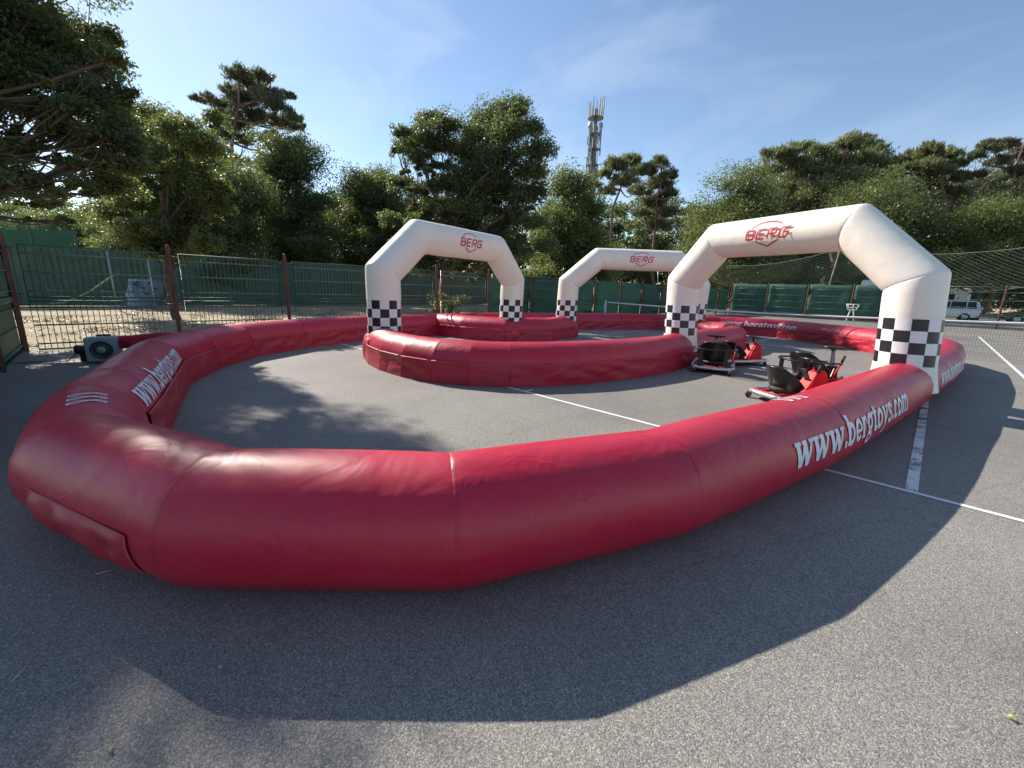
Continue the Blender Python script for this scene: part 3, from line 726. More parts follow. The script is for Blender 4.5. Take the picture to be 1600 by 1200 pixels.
# ball stop net on tall leaning poles
NETC = mat('pale_net_cord', (.26, .30, .24), .8); NETD = mat('black_net_cord', (.045, .055, .045), .8)
bn = empty('ball_stop_net', (-1.9, 34.6, 0), 'tall sagging ball stop net above the far fence behind the largest arch', 'net')
tops = [(-10.6, 4.1), (-1.75, 5.05), (8.4, 4.95), (18, 5.2)]
for x, z in tops:
    m_ = MB(); m_.tube([(x-.45, 34.6, 0), (x, 34.6, z+.05)], .06, 10); m_.build('net_pole', mat('weathered_pole', (.22, .17, .12), .7), bn, smooth=True)
def sag(x, lo):
    for (a, za), (b, zb) in zip(tops[:-1], tops[1:]):
        if a <= x <= b:
            t = (x-a)/(b-a); z = za+(zb-za)*t-.55*4*t*(1-t)
            if lo: return 2.75-.75*4*t*(1-t)+.0*t
            return z
    return 4
mb = MB(); nxx = 190; nzz = 24; X0, X1 = -10.6, 18
G = [[(X0+(X1-X0)*i/nxx, 34.6+.06*math.sin(i*.5)*math.sin(j*.7), sag(X0+(X1-X0)*i/nxx, True)+(sag(X0+(X1-X0)*i/nxx, False)-sag(X0+(X1-X0)*i/nxx, True))*j/nzz) for j in range(nzz+1)] for i in range(nxx+1)]
def strand(mb, pts, r):
    V = []; F = []
    for p in pts:
        V += [(p[0]-r, p[1], p[2]-r), (p[0]+r, p[1], p[2]+r*.2), (p[0], p[1]-r, p[2]+r)]
    for i in range(len(pts)-1):
        for j in range(3): F.append((i*3+j, i*3+3+j, i*3+3+(j+1) % 3, i*3+(j+1) % 3))
    mb.add(V, F)
for i0 in range(-nzz, nxx+1, 2):
    P1 = [G[i0+j][j] for j in range(nzz+1) if 0 <= i0+j <= nxx]; P2 = [G[i0+nzz-j][j] for j in range(nzz+1) if 0 <= i0+nzz-j <= nxx]
    for P_ in (P1, P2):
        if len(P_) > 1: strand(mb, P_, .008)
setp(mb.build('net_mesh', NETC, bn, smooth=False), kind='stuff')
for j in (0, nzz):
    m_ = MB(); m_.tube([G[i][j] for i in range(0, nxx+1, 2)], .016, 5); m_.build('border_rope', NETC, bn, smooth=True)

# tennis net
tn = empty('tennis_net', (0, 11.885, 0), 'tennis net with white tape stretched across the court behind the inflatable ring', 'tennis net')
TAPE = mat('white_net_tape', (.72, .73, .76), .7, var=(5, .08)); NP = mat('pale_blue_net_post', (.45, .52, .58), .5)
for x in (-6.4, 6.4):
    m_ = MB(); m_.lathe([(.045, 0), (.045, 1.08), (.03, 1.10), (0, 1.10)], (x, 11.885, 0), n=16); m_.box((x+.06*(1 if x > 0 else -1), 11.885, .85), (.03, .03, .07), None, .005); m_.build('net_post', NP, tn, smooth=True)
def nz_(x): return .935+.115*(abs(x)/6.4)**1.6
V = []; F = []; n = 80
for i in range(n+1):
    x = -6.25+12.5*i/n; z = nz_(x); w = .01*math.sin(i*.9)
    V += [(x, 11.87+w, z-.055), (x, 11.87+w, z), (x, 11.90+w, z), (x, 11.90+w, z-.055)]
for i in range(n):
    for j in range(4): F.append((i*4+j, i*4+4+j, i*4+4+(j+1) % 4, i*4+(j+1) % 4))
mesh('net_tape', V, F, TAPE, tn)
mb = MB(); n = 230
def nety(x, z): return 11.885+.03*math.sin(x*1.7)*math.sin(z*3)
for i in range(n+1):
    x = -6.25+12.5*i/n; strand(mb, [(x, nety(x, z), z) for z in (.04, .3, .6, nz_(x)-.05)], .0022)
for j in range(17):
    strand(mb, [(-6.25+12.5*i/60, nety(-6.25+12.5*i/60, .04+(nz_(-6.25+12.5*i/60)-.1)*j/16), .04+(nz_(-6.25+12.5*i/60)-.1)*j/16) for i in range(61)], .0022)
setp(mb.build('net_mesh', NETD, tn, smooth=False), kind='stuff')

# ------------------------------------------------------------------ corrugated wall behind the left fence
WX = -27.0
wl_ = empty('corrugated_wall', (WX, 0, 0), 'dark green corrugated sheet wall behind the sandy strip left of the court', 'wall')
y = -24.0; k = 0; proto = None
while y < 26:
    if proto is None:
        V = []; F = []; n = 40
        for i in range(n+1):
            ph = (i % 4); dx = (0, 0, .045, .045)[ph]
            yy = 2.46*i/n
            V += [(WX+dx, y+yy, 0), (WX+dx, y+yy, 2.78), (WX+dx-.03, y+yy, 2.78), (WX+dx-.03, y+yy, 0)]
        for i in range(n):
            for j in range(4): F.append((i*4+j, i*4+4+j, i*4+4+(j+1) % 4, i*4+(j+1) % 4))
        proto = mesh('wall_sheet', V, F, CORR, wl_, smooth=False); y0_ = y
    else:
        c = proto.copy(); COL.objects.link(c); c.parent = wl_; c.location = (0, y-y0_, random.Random(k).uniform(-.03, .03))
    y += 2.46; k += 1

# ------------------------------------------------------------------ karts
def make_kart(kind, loc, heading, label):
    """x forward"""
    rt = empty('drift_kart', (*loc, 0), label, 'kart', 'drift karts parked inside the ring', heading)
    def B(mb, name, m, sm=True, parent=None): return mb.build(name, m, parent or rt, local=True, smooth=sm)
    def rr(x0, x1, yw, rc, z, n=6):
        P = []
        for cx, cy, a0 in ((x1-rc, yw-rc, 0), (x0+rc, yw-rc, 90), (x0+rc, -yw+rc, 180), (x1-rc, -yw+rc, 270)):
            for k in range(n+1):
                a = rad(a0+90*k/n); P.append((cx+rc*math.cos(a), cy+rc*math.sin(a), z))
        return P
    big = kind == 'big'
    x0, x1, yw = (-.50, .62, .36) if big else (-.44, .56, .30)
    m_ = MB(); m_.tube(rr(x0, x1, yw, .17, .105), .034, 10, closed=True); B(m_, 'bumper_rail', CHROME)
    m_ = MB(); m_.box(((x0+x1)/2, 0, .10), ((x1-x0)/2-.03, yw-.04, .012), None, .01); B(m_, 'floor_pan', BLK if big else GREYP, False)
    m_ = MB()
    for yy in (-.14, .14): m_.tube([(x0+.02, yy, .125), (x1-.12, yy, .13), (x1-.04, yy*.5, .15)], .016, 8)
    m_.tube([(x0+.05, -yw+.03, .13), (x0+.05, yw-.03, .13)], .014, 8); B(m_, 'chassis_tube', REDPL)
    # bucket seat : wrapped shell
    V = []; F = []; nu, nv = 22, 12; hs_ = .42 if big else .34; w0 = .24 if big else .20
    for a in range(nu+1):
        th = -112+224*a/nu            # around, 0 = rear
        for b in range(nv+1):
            f = b/nv; ed = max(0, (abs(th)-34)/78)
            top = .17+hs_*(1-.80*ed**1.15); z = .155+(top-.155)*f
            r_ = w0*(.74+.34*f); xx = -.10-(r_+.07*f)*math.cos(rad(th))*.9; yy = r_*1.12*math.sin(rad(th))
            V.append((xx, yy, z))
    for a in range(nu):
        for b in range(nv): F.append((a*(nv+1)+b, (a+1)*(nv+1)+b, (a+1)*(nv+1)+b+1, a*(nv+1)+b+1))
    o = mesh('seat_shell', V, F, BLK, rt, local=True); md = o.modifiers.new('t', 'SOLIDIFY'); md.thickness = .022; md2 = o.modifiers.new('b', 'BEVEL'); md2.width = .008; md2.segments = 2
    m_ = MB(); m_.lathe([(0, .15), (w0*.9, .15), (w0*1.0, .18), (w0*.9, .215), (w0*.5, .20), (0, .195)], (-.10, 0, 0), n=28); B(m_, 'seat_cushion', BLKR)
    m_ = MB()
    for a in (-60, -30, 0, 30, 60):
        xx = -.12-(w0*1.0)*math.cos(rad(a)); yy = w0*1.04*math.sin(rad(a)); m_.box((xx+.02, yy, .42 if big else .36), (.012, .028, .012), rotz(-rad(a)), .004)
    B(m_, 'seat_vent', GREYD, False)
    # drive wheel + cowl + steering
    fx = x1-.22
    m_ = MB(); m_.lathe([(.05, -.04), (.105, -.045), (.12, -.03), (.12, .03), (.105, .045), (.05, .04)], (fx, 0, .12), (0, 1, 0), 24); B(m_, 'drive_wheel', BLKR)
    if not big:
        prof = [(fx-.20, .13), (fx-.13, .20), (fx+.02, .41), (fx+.10, .45), (fx+.17, .41), (fx+.20, .27), (fx+.20, .13)]
        V = []; F = []; k = len(prof)
        for sy, sc in ((-.115, .96), (-.095, 1.0), (.095, 1.0), (.115, .96)):
            cx_ = fx; cz = .28
            for p in prof: V.append((cx_+(p[0]-cx_)*sc, sy*(1-.35*max(0, (p[1]-.2))/.3), cz+(p[1]-cz)*sc))
        for a in range(3):
            for b in range(k): F.append((a*k+b, a*k+(b+1) % k, (a+1)*k+(b+1) % k, (a+1)*k+b))
        F.append(tuple(range(k))[::-1]); F.append(tuple(range(3*k, 4*k)))
        cw = mesh('front_cowl', V, F, REDPL, rt, local=True, smooth=False); md = cw.modifiers.new('b', 'BEVEL'); md.width = .014; md.segments = 3; md.limit_method = 'ANGLE'
        m_ = MB(); m_.box((fx-.075, 0, .318), (.165, .042, .008), np.array([[math.cos(-1.06), 0, math.sin(-1.06)], [0, 1, 0], [-math.sin(-1.06), 0, math.cos(-1.06)]]).T @ np.eye(3), .004)
        st_ = B(m_, 'cowl_stripe', BLK, False); st_.rotation_euler = (0, 0, 0)
        m_ = MB(); m_.tube([(fx+.08, 0, .42), (fx-.0, 0, .56)], .028, 12); B(m_, 'steering_column', BLK)
        hub = np.array([fx-.01, 0, .575])
    else:
        m_ = MB(); m_.tube([(fx+.02, 0, .12), (fx, 0, .32), (fx-.04, 0, .60)], [.045, .040, .024], 14); B(m_, 'steering_column', GREYP)
        m_ = MB(); m_.tube([(fx-.1, -.09, .16), (fx-.02, -.07, .30), (fx+.02, 0, .34), (fx-.02, .07, .30), (fx-.1, .09, .16)], .02, 8); m_.box((fx+.02, 0, .25), (.07, .06, .09), None, .02); B(m_, 'front_cowl', BLK, False)
        hub = np.array([fx-.045, 0, .625])
    m_ = MB(); P = [hub+np.array([.155*math.cos(2*PI*k/28)*(1 if big else .9), .175*math.sin(2*PI*k/28), -.02*math.cos(2*PI*k/28)+.012]) for k in range(28)]
    m_.tube(P, .013, 8, closed=True); sw = B(m_, 'steering_wheel', BLK)
    m_ = MB()
    for a in (90, 210, 330): m_.tube([hub, hub+np.array([.15*math.cos(rad(a)), .17*math.sin(rad(a)), .005])], .010, 6)
    m_.lathe([(0, -.03), (.035, -.03), (.04, 0), (.03, .02), (0, .022)], hub, n=14); B(m_, 'spoke_hub', GREYD, True, sw)
    # drift lever
    m_ = MB(); m_.tube([(-.06, -yw+.02, .15), (.02, -yw+.0, .34), (.07, -yw-.01, .46)], .014, 8); lv = B(m_, 'drift_lever', REDPL)
    m_ = MB(); m_.tube([(.07, -yw-.01, .46), (.105, -yw-.015, .57)], .019, 10); B(m_, 'lever_grip', BLKR, True, lv)
    # rear hoop
    if big:
        P = [(.05, -yw-.02, .44)]+[(-.22-.34*math.cos(rad(a)), (yw+.02)*math.sin(rad(a)), .455) for a in range(-80, 81, 10)]+[(.05, yw+.02, .44)]
        V = []; F = []
        for p in P:
            p = np.array(p); c0 = np.array([-.1, 0, p[2]]); d = p-c0; d /= np.linalg.norm(d); V += [p-d*.028+np.array([0, 0, -.013]), p+d*.028+np.array([0, 0, -.013]), p+d*.028+np.array([0, 0, .013]), p-d*.028+np.array([0, 0, .013])]
        for i in range(len(P)-1):
            for j in range(4): F.append((i*4+j, i*4+4+j, i*4+4+(j+1) % 4, i*4+(j+1) % 4))
        F += [(0, 1, 2, 3), tuple(range(len(V)-4, len(V)))[::-1]]
        hp = mesh('rear_hoop', V, F, BLK, rt, local=True, smooth=False); md = hp.modifiers.new('b', 'BEVEL'); md.width = .008; md.segments = 2
        for yy in (-.22, .22):
            m_ = MB(); m_.box((-.47, yy, .29), (.014, .035, .16), None, .006); B(m_, 'hoop_bracket', BLK, False, hp)
    # casters
    for yy in (-yw+.05, yw-.05):
        m_ = MB(); m_.tube([(x0+.03, yy, .12), (x0+.01, yy, .085)], .02, 8); m_.box((x0-.01, yy+.024, .062), (.022, .003, .035), None, .002); m_.box((x0-.01, yy-.024, .062), (.022, .003, .035), None, .002)
        fk = B(m_, 'caster_fork', CHROME, False)
        m_ = MB(); m_.lathe([(.012, -.018), (.04, -.020), (.047, -.01), (.047, .01), (.04, .020), (.012, .018)], (x0-.015, yy, .048), (0, 1, 0), 18); B(m_, 'caster_wheel', BLKR, True, fk)
    for p in ((x1-.1, yw-.02), (x1-.1, -yw+.02)):
        m_ = MB(); m_.lathe([(.0, -.015), (.036, -.018), (.04, 0), (.036, .018), (0, .015)], (p[0], p[1], .042), (0, 1, 0), 16); B(m_, 'side_wheel', BLKR)
    return rt
make_kart('big', (1.05, 4.30), rad(108), 'black drift kart with rear hoop bar beside the end of the red island tube')
make_kart('small', (1.12, 5.55), rad(62), 'small kart with red cowl parked behind the left black kart')
make_kart('small', (2.72, 2.62), rad(58), 'small red and black kart just behind the front red tube')
make_kart('big', (2.72, 4.15), rad(62), 'black drift kart with rear hoop bar, nearest the foot of the largest arch')

# ------------------------------------------------------------------ vehicles and odds beyond the far fence
def carmat(n, c): return mat(n, c, .25, metal=.3, coat=.6)
GLASS = mat('dark_car_glass', (.012, .014, .016), .25, spec=.3)
TYRE = mat('tyre_rubber', (.018, .018, .018), .8); HUBM = mat('wheel_rim', (.45, .45, .46), .35, metal=.8)
LAMP = mat('red_tail_lamp', (.35, .01, .01), .2, coat=.5); LAMPC = mat('clear_lamp', (.7, .7, .7), .1, coat=.5)
def make_car(loc, heading, paint, label, suv=True, cat='car'):
    rt = empty('parked_car', (*loc, 0), label, cat, None, heading)
    Ln, Wd, H = (4.4, 1.82, 1.68) if suv else (4.3, 1.78, 1.45)
    if suv: prof = [(-2.15, .45), (-2.2, .8), (-2.12, 1.02), (-1.98, 1.58), (-1.7, 1.66), (.15, 1.66), (.55, 1.55), (1.15, 1.06), (2.05, .92), (2.2, .7), (2.18, .42), (1.8, .30), (-1.9, .30)]
    else: prof = [(-2.1, .42), (-2.15, .78), (-2.0, .98), (-1.55, 1.32), (-1.0, 1.43), (.1, 1.42), (.5, 1.30), (1.15, .95), (2.0, .80), (2.15, .62), (2.12, .38), (1.8, .27), (-1.8, .27)]
    k = len(prof); V = []; F = []
    for sy in (-1, -.92, .92, 1):
        for x, z in prof:
            tum = 1-.17*max(0, z-.95)/.7
            yy = sy*Wd/2*tum; sc = .985 if abs(sy) == 1 else 1
            V.append((x*sc, yy, .3+(z-.3)*(.985 if abs(sy) == 1 else 1)))
    for a in range(3):
        for b in range(k): F.append((a*k+b, a*k+(b+1) % k, (a+1)*k+(b+1) % k, (a+1)*k+b))
    F.append(tuple(range(k))[::-1]); F.append(tuple(range(3*k, 4*k)))
    bd = mesh('body', V, F, paint, rt, local=True, smooth=False); md = bd.modifiers.new('b', 'BEVEL'); md.width = .05; md.segments = 3; md.limit_method = 'ANGLE'
    zt = H-.12; zb = 1.04 if suv else .96
    wins = ([(-1.9, -1.35), (-1.28, -.42), (-.36, .60)] if suv else [(-1.35, -.55), (-.48, .55)])
    for s_ in (-1, 1):
        for i, (xa, xb) in enumerate(wins):
            xb2 = xb-.32 if i == len(wins)-1 else xb; xa2 = xa+(.10 if i == 0 else 0)
            m_ = MB(); yb = s_*(Wd/2*(1-.17*(zb-.95)/.7)+.004); yt = s_*(Wd/2*(1-.17*(zt-.95)/.7)+.004); th = -s_*.03
            P = [(xa, yb, zb), (xb, yb, zb), (xb2, yt, zt), (xa2, yt, zt)]; m_.add(P+[(p[0], p[1]+th, p[2]) for p in P], [(0, 1, 2, 3), (7, 6, 5, 4), (0, 4, 5, 1), (1, 5, 6, 2), (2, 6, 7, 3), (3, 7, 4, 0)])
            m_.build('side_window', GLASS, rt, local=True)
        for x in (-1.32, 1.36):
            m_ = MB(); m_.lathe([(.20, -.02), (.33, -.02), (.345, .02), (.345, .16), (.33, .2), (.2, .2)], (x, s_*(Wd/2-.19) if s_ > 0 else -(Wd/2+.01), .34), (0, 1, 0), 24); w_ = m_.build('wheel', TYRE, rt, local=True, smooth=True)
            m_ = MB(); m_.lathe([(0, 0), (.06, .012), (.2, 0), (.21, -.02)], (x, s_*(Wd/2+.012), .34), (0, s_, 0), 18); m_.build('rim', HUBM, w_, local=True, smooth=True)
        m_ = MB(); m_.box((-2.13, s_*Wd*.40, 1.0 if suv else .86), (.05, .09, .13), None, .02); m_.build('tail_light', LAMP, rt, local=True)
        m_ = MB(); m_.box((2.1, s_*Wd*.38, .76 if suv else .66), (.06, .14, .07), None, .02); m_.build('headlight', LAMPC, rt, local=True)
    m_ = MB(); a = (-2.085, 1.10) if suv else (-1.96, 1.03); b = (-1.99, 1.54) if suv else (-1.58, 1.32)
    m_.add([(a[0]-.02, -.65, a[1]), (a[0]-.02, .65, a[1]), (b[0]-.02, .56, b[1]), (b[0]-.02, -.56, b[1])], [(0, 1, 2, 3)]); m_.build('rear_window', GLASS, rt, local=True)
    m_ = MB(); a = (.60, 1.53) if suv else (.55, 1.28); b = (1.12, 1.09) if suv else (1.1, .99)
    m_.add([(a[0]+.03, -.6, a[1]), (a[0]+.03, .6, a[1]), (b[0]+.03, .74, b[1]), (b[0]+.03, -.74, b[1])], [(0, 3, 2, 1)]); m_.build('windscreen', GLASS, rt, local=True)
    m_ = MB(); m_.box((-2.2, 0, .50), (.05, Wd*.46, .12), None, .03); m_.box((2.2, 0, .46), (.05, Wd*.46, .12), None, .03); m_.build('bumper', GREYD, rt, local=True)
    return rt
c = at(1487, 497, 36); make_car((4.2, 46.5), rad(182), carmat('pale_silver_paint', (.62, .64, .66)), 'white estate car parked beyond the fence, right of the largest arch')
make_car((9.6, 46), rad(182), carmat('dark_green_paint', (.035, .055, .045)), 'dark green car at the right picture edge beyond the fence', False)
# campervan rear
cv = empty('camper_van', (.12, 41.5, 0), 'pale camper van standing upright behind the right foot of the largest arch', 'van', None, rad(95))
CW = mat('camper_white', (.66, .68, .70), .35, var=(1.5, .08)); CB = mat('camper_grey_blue', (.28, .33, .38), .4)
m_ = MB(); m_.box((0, 0, 1.75), (2.6, 1.0, 1.25), None, .18); m_.build('body', CW, cv, local=True)
m_ = MB(); m_.box((2.75, 0, 1.2), (.45, .95, .72), None, .2); m_.build('cab', CW, cv, local=True)
m_ = MB(); m_.box((-2.61, 0, 2.1), (.02, .55, .35), None, .01); m_.build('rear_window', GLASS, cv, local=True)
for s_ in (-1, 1):
    m_ = MB(); m_.box((.4, s_*1.0, 2.0), (.55, .02, .3), None, .01); m_.build('side_window', GLASS, cv, local=True)
    for x in (-1.5, 2.2):
        m_ = MB(); m_.lathe([(0, -.1), (.33, -.1), (.36, 0), (.33, .1), (0, .1)], (x, s_*.85, .36), (0, 1, 0), 20); m_.build('wheel', TYRE, cv, local=True, smooth=True)
m_ = MB(); m_.box((-2.64, 0, 1.25), (.03, .7, .12), None, .01); m_.build('rear_panel', CB, cv, local=True)
# trailer roof behind
tr = empty('caravan', (3.6, 58, 0), 'white caravan roof showing above the white estate car', 'caravan', None, rad(5))
m_ = MB(); m_.box((0, 0, 1.75), (2.3, 1.1, 1.15), None, .25); m_.build('body', CW, tr, local=True)
m_ = MB(); m_.box((0, -1.11, 2.0), (1.2, .02, .3), None, .01); m_.build('side_window', GLASS, tr, local=True)
m_ = MB()
for s_ in (-1, 1): m_.lathe([(0, -.1), (.3, -.1), (.33, 0), (.3, .1), (0, .1)], (0, s_*.95, .33), (0, 1, 0), 18)
m_.build('wheel', TYRE, tr, local=True, smooth=True)
# ball basket
bb = empty('ball_basket', (-.05, 31.6, 0), 'white wire ball basket on thin legs in front of the far green fence', 'basket')
WW = mat('white_wire', (.75, .75, .72), .4)
m_ = MB()
for z, r_ in ((1.15, .30), (.95, .26), (.80, .22)): m_.tube([(-.05+r_*sx, 31.6+r_*sy, z) for sx, sy in ((-1, -1), (1, -1), (1, 1), (-1, 1))], .022, 6, closed=True)
for sx, sy in ((-1, -1), (1, -1), (1, 1), (-1, 1), (0, -1), (0, 1)): m_.tube([(-.05+.30*sx, 31.6+.30*sy, 1.15), (-.05+.22*sx, 31.6+.22*sy, .80)], .018, 6)
m_.build('basket_frame', WW, bb, smooth=True)
for sx, sy in ((-1, -1), (1, -1), (1, 1), (-1, 1)):
    l_ = MB(); l_.tube([(-.05+.08*sx, 31.6+.08*sy, .80), (-.05+.22*sx, 31.6+.22*sy, .0)], .018, 6); l_.build('leg', WW, bb, smooth=True)

# ------------------------------------------------------------------ telecom mast
MT = mat('galvanised_steel', (.13, .14, .14), .5, metal=.3, var=(.3, .15)); AN = mat('antenna_grey', (.24, .25, .26), .5)
tp = at(914, 156, 110); bs = at(912, 470, 110); mx_, my_ = bs[0], bs[1]; HT = tp[2]-6.5
ma = empty('telecom_mast', (mx_, my_, 0), 'tall grey telecom mast with antennas rising above the trees', 'mast')
m_ = MB(); m_.lathe([(1.1, 0), (1.0, HT*.45), (.8, HT*.75), (.5, HT*.80), (.45, HT)], (mx_, my_, 0), n=20); m_.build('shaft', MT, ma, smooth=True)
rr_ = random.Random(3)
for f_ in (.62, .72, .80, .875, .955):
    m_ = MB(); rd_ = 1.45 if f_ < .95 else 1.9; z = HT*f_
    m_.lathe([(.5, -.07), (rd_, -.07), (rd_, .07), (.5, .07)], (mx_, my_, z), n=18); m_.build('platform', MT, ma, smooth=False)
for k in range(46):
    f_ = rr_.choice([.60, .66, .70, .75, .82, .87, .90]); a = rr_.uniform(0, 2*PI); z = HT*f_+rr_.uniform(-1.5, 1.5); r_ = rr_.uniform(1.1, 1.7); h_ = rr_.uniform(.8, 2.2)
    m_ = MB(); m_.box((mx_+r_*math.cos(a), my_+r_*math.sin(a), z), (.11, .11, h_*.8), None, .03); m_.build('panel_antenna', AN, ma)
for k in range(14):
    a = 2*PI*k/14; h_ = rr_.uniform(2.2, 4.2)+(2.4 if k in (2, 3) else 0); m_ = MB(); m_.tube([(mx_+1.7*math.cos(a), my_+1.7*math.sin(a), HT*.955), (mx_+1.85*math.cos(a), my_+1.85*math.sin(a), HT*.955+h_)], .12, 6); m_.build('whip_antenna', AN, ma)
for a in (.3, 2.2, 4.4):
    m_ = MB(); m_.lathe([(0, 0), (.7, 0), (.75, .3), (0, .45)], (mx_+1.4*math.cos(a), my_+1.4*math.sin(a), HT*.915), (math.cos(a), math.sin(a), 0), 14); m_.build('dish_antenna', AN, ma, smooth=True)
m_ = MB()
for a in (0, 1.6, 3.1, 4.7): m_.tube([(mx_+1.3*math.cos(a), my_+1.3*math.sin(a), HT*.5), (mx_+1.2*math.cos(a), my_+1.2*math.sin(a), HT*.93)], .07, 5)
m_.build('cable_ladder', MT, ma)

# ------------------------------------------------------------------ playground things behind the left fence
BLUE = mat('blue_grey_climbing_panel', (.10, .145, .22), .28, var=(2, .15)); STEEL = mat('steel_tube', (.34, .38, .42), .35, metal=.6)
a = at(184, 470, 20); b_ = at(242, 476, 20); pl = empty('climbing_wall', (a[0], a[1], 0), 'leaning blue climbing wall with dark holds between two tall steel poles behind the left fence', 'climbing wall')
A0 = np.array([a[0], a[1], 0]); B0 = np.array([b_[0], b_[1], 0]); ud = (B0-A0); wd_ = np.linalg.norm(ud); ud /= wd_; back = np.array([-ud[1], ud[0], 0])
if back@_fw < 0: back = -back
H_ = 1.42
m_ = MB(); nn_ = 9
V = []; F = []
for i in range(nn_+1):
    t = i/nn_; q = A0+back*(.75*math.sin(t*1.4))+np.array([0, 0, .05+H_*t-.08*t*t]); V += [q, q+ud*wd_]
F = [(i*2, i*2+1, i*2+3, i*2+2) for i in range(nn_)]
o = mesh('climbing_panel', V, F, BLUE, pl); md = o.modifiers.new('t', 'SOLIDIFY'); md.thickness = .04
r_ = random.Random(5)
for t, u in ((.92, .25), (.90, .6), (.82, .2), (.7, .45), (.68, .8), (.55, .2), (.5, .6), (.35, .5)):
    q = A0+ud*wd_*u+back*(.75*math.sin(t*1.4)-.04)+np.array([0, 0, .05+H_*t-.08*t*t]); m_ = MB(); m_.box(q, (.07, .07, .035), None, .02); m_.build('climbing_hold', BLK, pl)
for u, zt_ in ((-.04, 2.65), (1.02, 2.45)):
    m_ = MB(); m_.tube([A0+ud*wd_*u-back*.02, A0+ud*wd_*(u-.07)+back*.1+np.array([0, 0, zt_])], .035, 8); m_.build('pole', STEEL, pl, smooth=True)
m_ = MB(); m_.tube([A0+np.array([0, 0, 1.55]), A0-ud*1.3+np.array([0, 0, .75]), A0-ud*2.6+np.array([0, 0, .2]), A0-ud*3.4+np.array([0, 0, .15])], .035, 6); m_.tube([B0+back*.1+np.array([0, 0, 2.4]), B0+ud*1.5+back*.4+np.array([0, 0, 2.1])], .015, 5); m_.build('rope', mat('pale_rope', (.4, .37, .3), .8), pl, smooth=True)
# beige board on the wall
q = at(249, 421, 24); bo = empty('notice_board', (q[0], q[1], 0), 'plain beige board standing before the green wall, left of the rusty post', 'board')
m_ = MB(); m_.box((q[0], q[1], q[2]), (.03, .42, .60), rotz(.2), .01); m_.build('panel', mat('beige_board', (.50, .40, .26), .7, var=(2, .1)), bo)
m_ = MB(); m_.box((q[0]-.06, q[1], (q[2]+.3)/2), (.03, .04, (q[2]+.3)/2), rotz(.2), .005); m_.build('leg', STEEL, bo)
# green mesh cage at upper left
cg0 = at(-80, 392, 30); cg1 = at(122, 392, 30)
cg = empty('sports_cage', (cg1[0], cg1[1], 0), 'high green mesh sports cage rising over the wall at the left picture edge', 'cage')
gA = np.array([cg0[0], cg0[1], 0]); gB = np.array([cg1[0], cg1[1], 0])
def ctop(t): return at(-80+202*t, 300+62*t, 30)[2]
V = []; F = []; n = 60
m_ = MB()
for i in range(n+1):
    t = i/n; q = gA+(gB-gA)*t; strand(m_, [(q[0], q[1], z) for z in np.linspace(.2, ctop(t), 6)], .018)
for j in range(46):
    f_ = j/45; strand(m_, [(*(gA+(gB-gA)*t)[:2], .2+(ctop(t)-.2)*f_) for t in np.linspace(0, 1, 12)], .022)
setp(m_.build('mesh_panel', mat('green_mesh', (.035, .13, .085), .6), cg), kind='stuff')
cloth_panel('windscreen_panel', gA[:2], gB[:2], .2, ctop(1)-.02, SCREEN, cg, off=(-.12, 0), amp=.01)
for t in (0, .33, .66, 1):
    m_ = MB(); q = gA+(gB-gA)*t; m_.tube([q, q+np.array([0, 0, ctop(t)+.05])], .05, 8); m_.build('post', GREEN, cg, smooth=True)
# lamp posts
def lamp(px, pyb, pyt, D, label, r=.05):
    b = at(px[0], pyb, D); t = at(px[1], pyt, D); e = empty('lamp_post', (b[0], b[1], 0), label, 'lamp post')
    m_ = MB(); m_.tube([(b[0], b[1], 0), (t[0], t[1], t[2])], [r, r*.6], 8); m_.build('pole', STEEL, e, smooth=True)
    m_ = MB(); m_.box((t[0]+.15, t[1], t[2]), (.28, .11, .05), rotz(.8), .03); m_.build('lamp_head', mat('white_lamp', (.7, .7, .7), .4), e)
lamp((175, 173), 460, 376, 32, 'short lamp post with flat white head behind the climbing wall')
lamp((418, 408), 465, 330, 28, 'slender grey pole in front of the dark trees at the left', .07)
lamp((1029, 1028), 470, 408, 45, 'thin grey pole seen under the farthest arch')

# ------------------------------------------------------------------ vegetation
def leaf_arrays(rng, C, Rr, n, size, kind, sub, fill=.55):
    """leaf quads for one clump; returns (4n,3)"""
    C = np.array(C); Rr = np.array(Rr)
    d = rng.normal(size=(sub, 3)); d /= np.linalg.norm(d, axis=1)[:, None]; d[:, 2] = np.where(d[:, 2] < -.35, -d[:, 2]*.6, d[:, 2])
    rad_ = rng.uniform(fill, 1.02, size=(sub, 1)); sc = d*rad_
    k = rng.integers(0, sub, n); sp = np.clip(rng.normal(size=(n, 3)), -1.9, 1.9)*(np.array([.18, .18, .15]) if kind != 'pine' else np.array([.15, .15, .11]))
    P = C+(sc[k]+sp)*Rr
    if kind == 'pine':
        nm = rng.normal(size=(n, 3))*np.array([.8, .8, .35]); ax = d[k]*.7+np.array([0, 0, .75])+rng.normal(size=(n, 3))*.45
        l = size*rng.uniform(.8, 1.5, (n, 1)); w = size*.20*rng.uniform(.7, 1.3, (n, 1))
    else:
        nm = rng.normal(size=(n, 3))+np.array([0, 0, .5])+d[k]*.4; ax = rng.normal(size=(n, 3))
        l = size*rng.uniform(.6, 1.2, (n, 1)); w = l*rng.uniform(.38, .6, (n, 1))
    nm /= np.linalg.norm(nm, axis=1)[:, None]; t = np.cross(nm, ax); t /= np.linalg.norm(t, axis=1)[:, None]+1e-9; b = np.cross(nm, t)
    if kind == 'pine': b = ax/np.linalg.norm(ax, axis=1)[:, None]; t = np.cross(b, nm); t /= np.linalg.norm(t, axis=1)[:, None]+1e-9
    V = np.stack([P-b*l*.5, P-t*w*.5+nm*l*.06, P+b*l*.5, P+t*w*.5+nm*l*.06], axis=1).reshape(-1, 3)
    return V
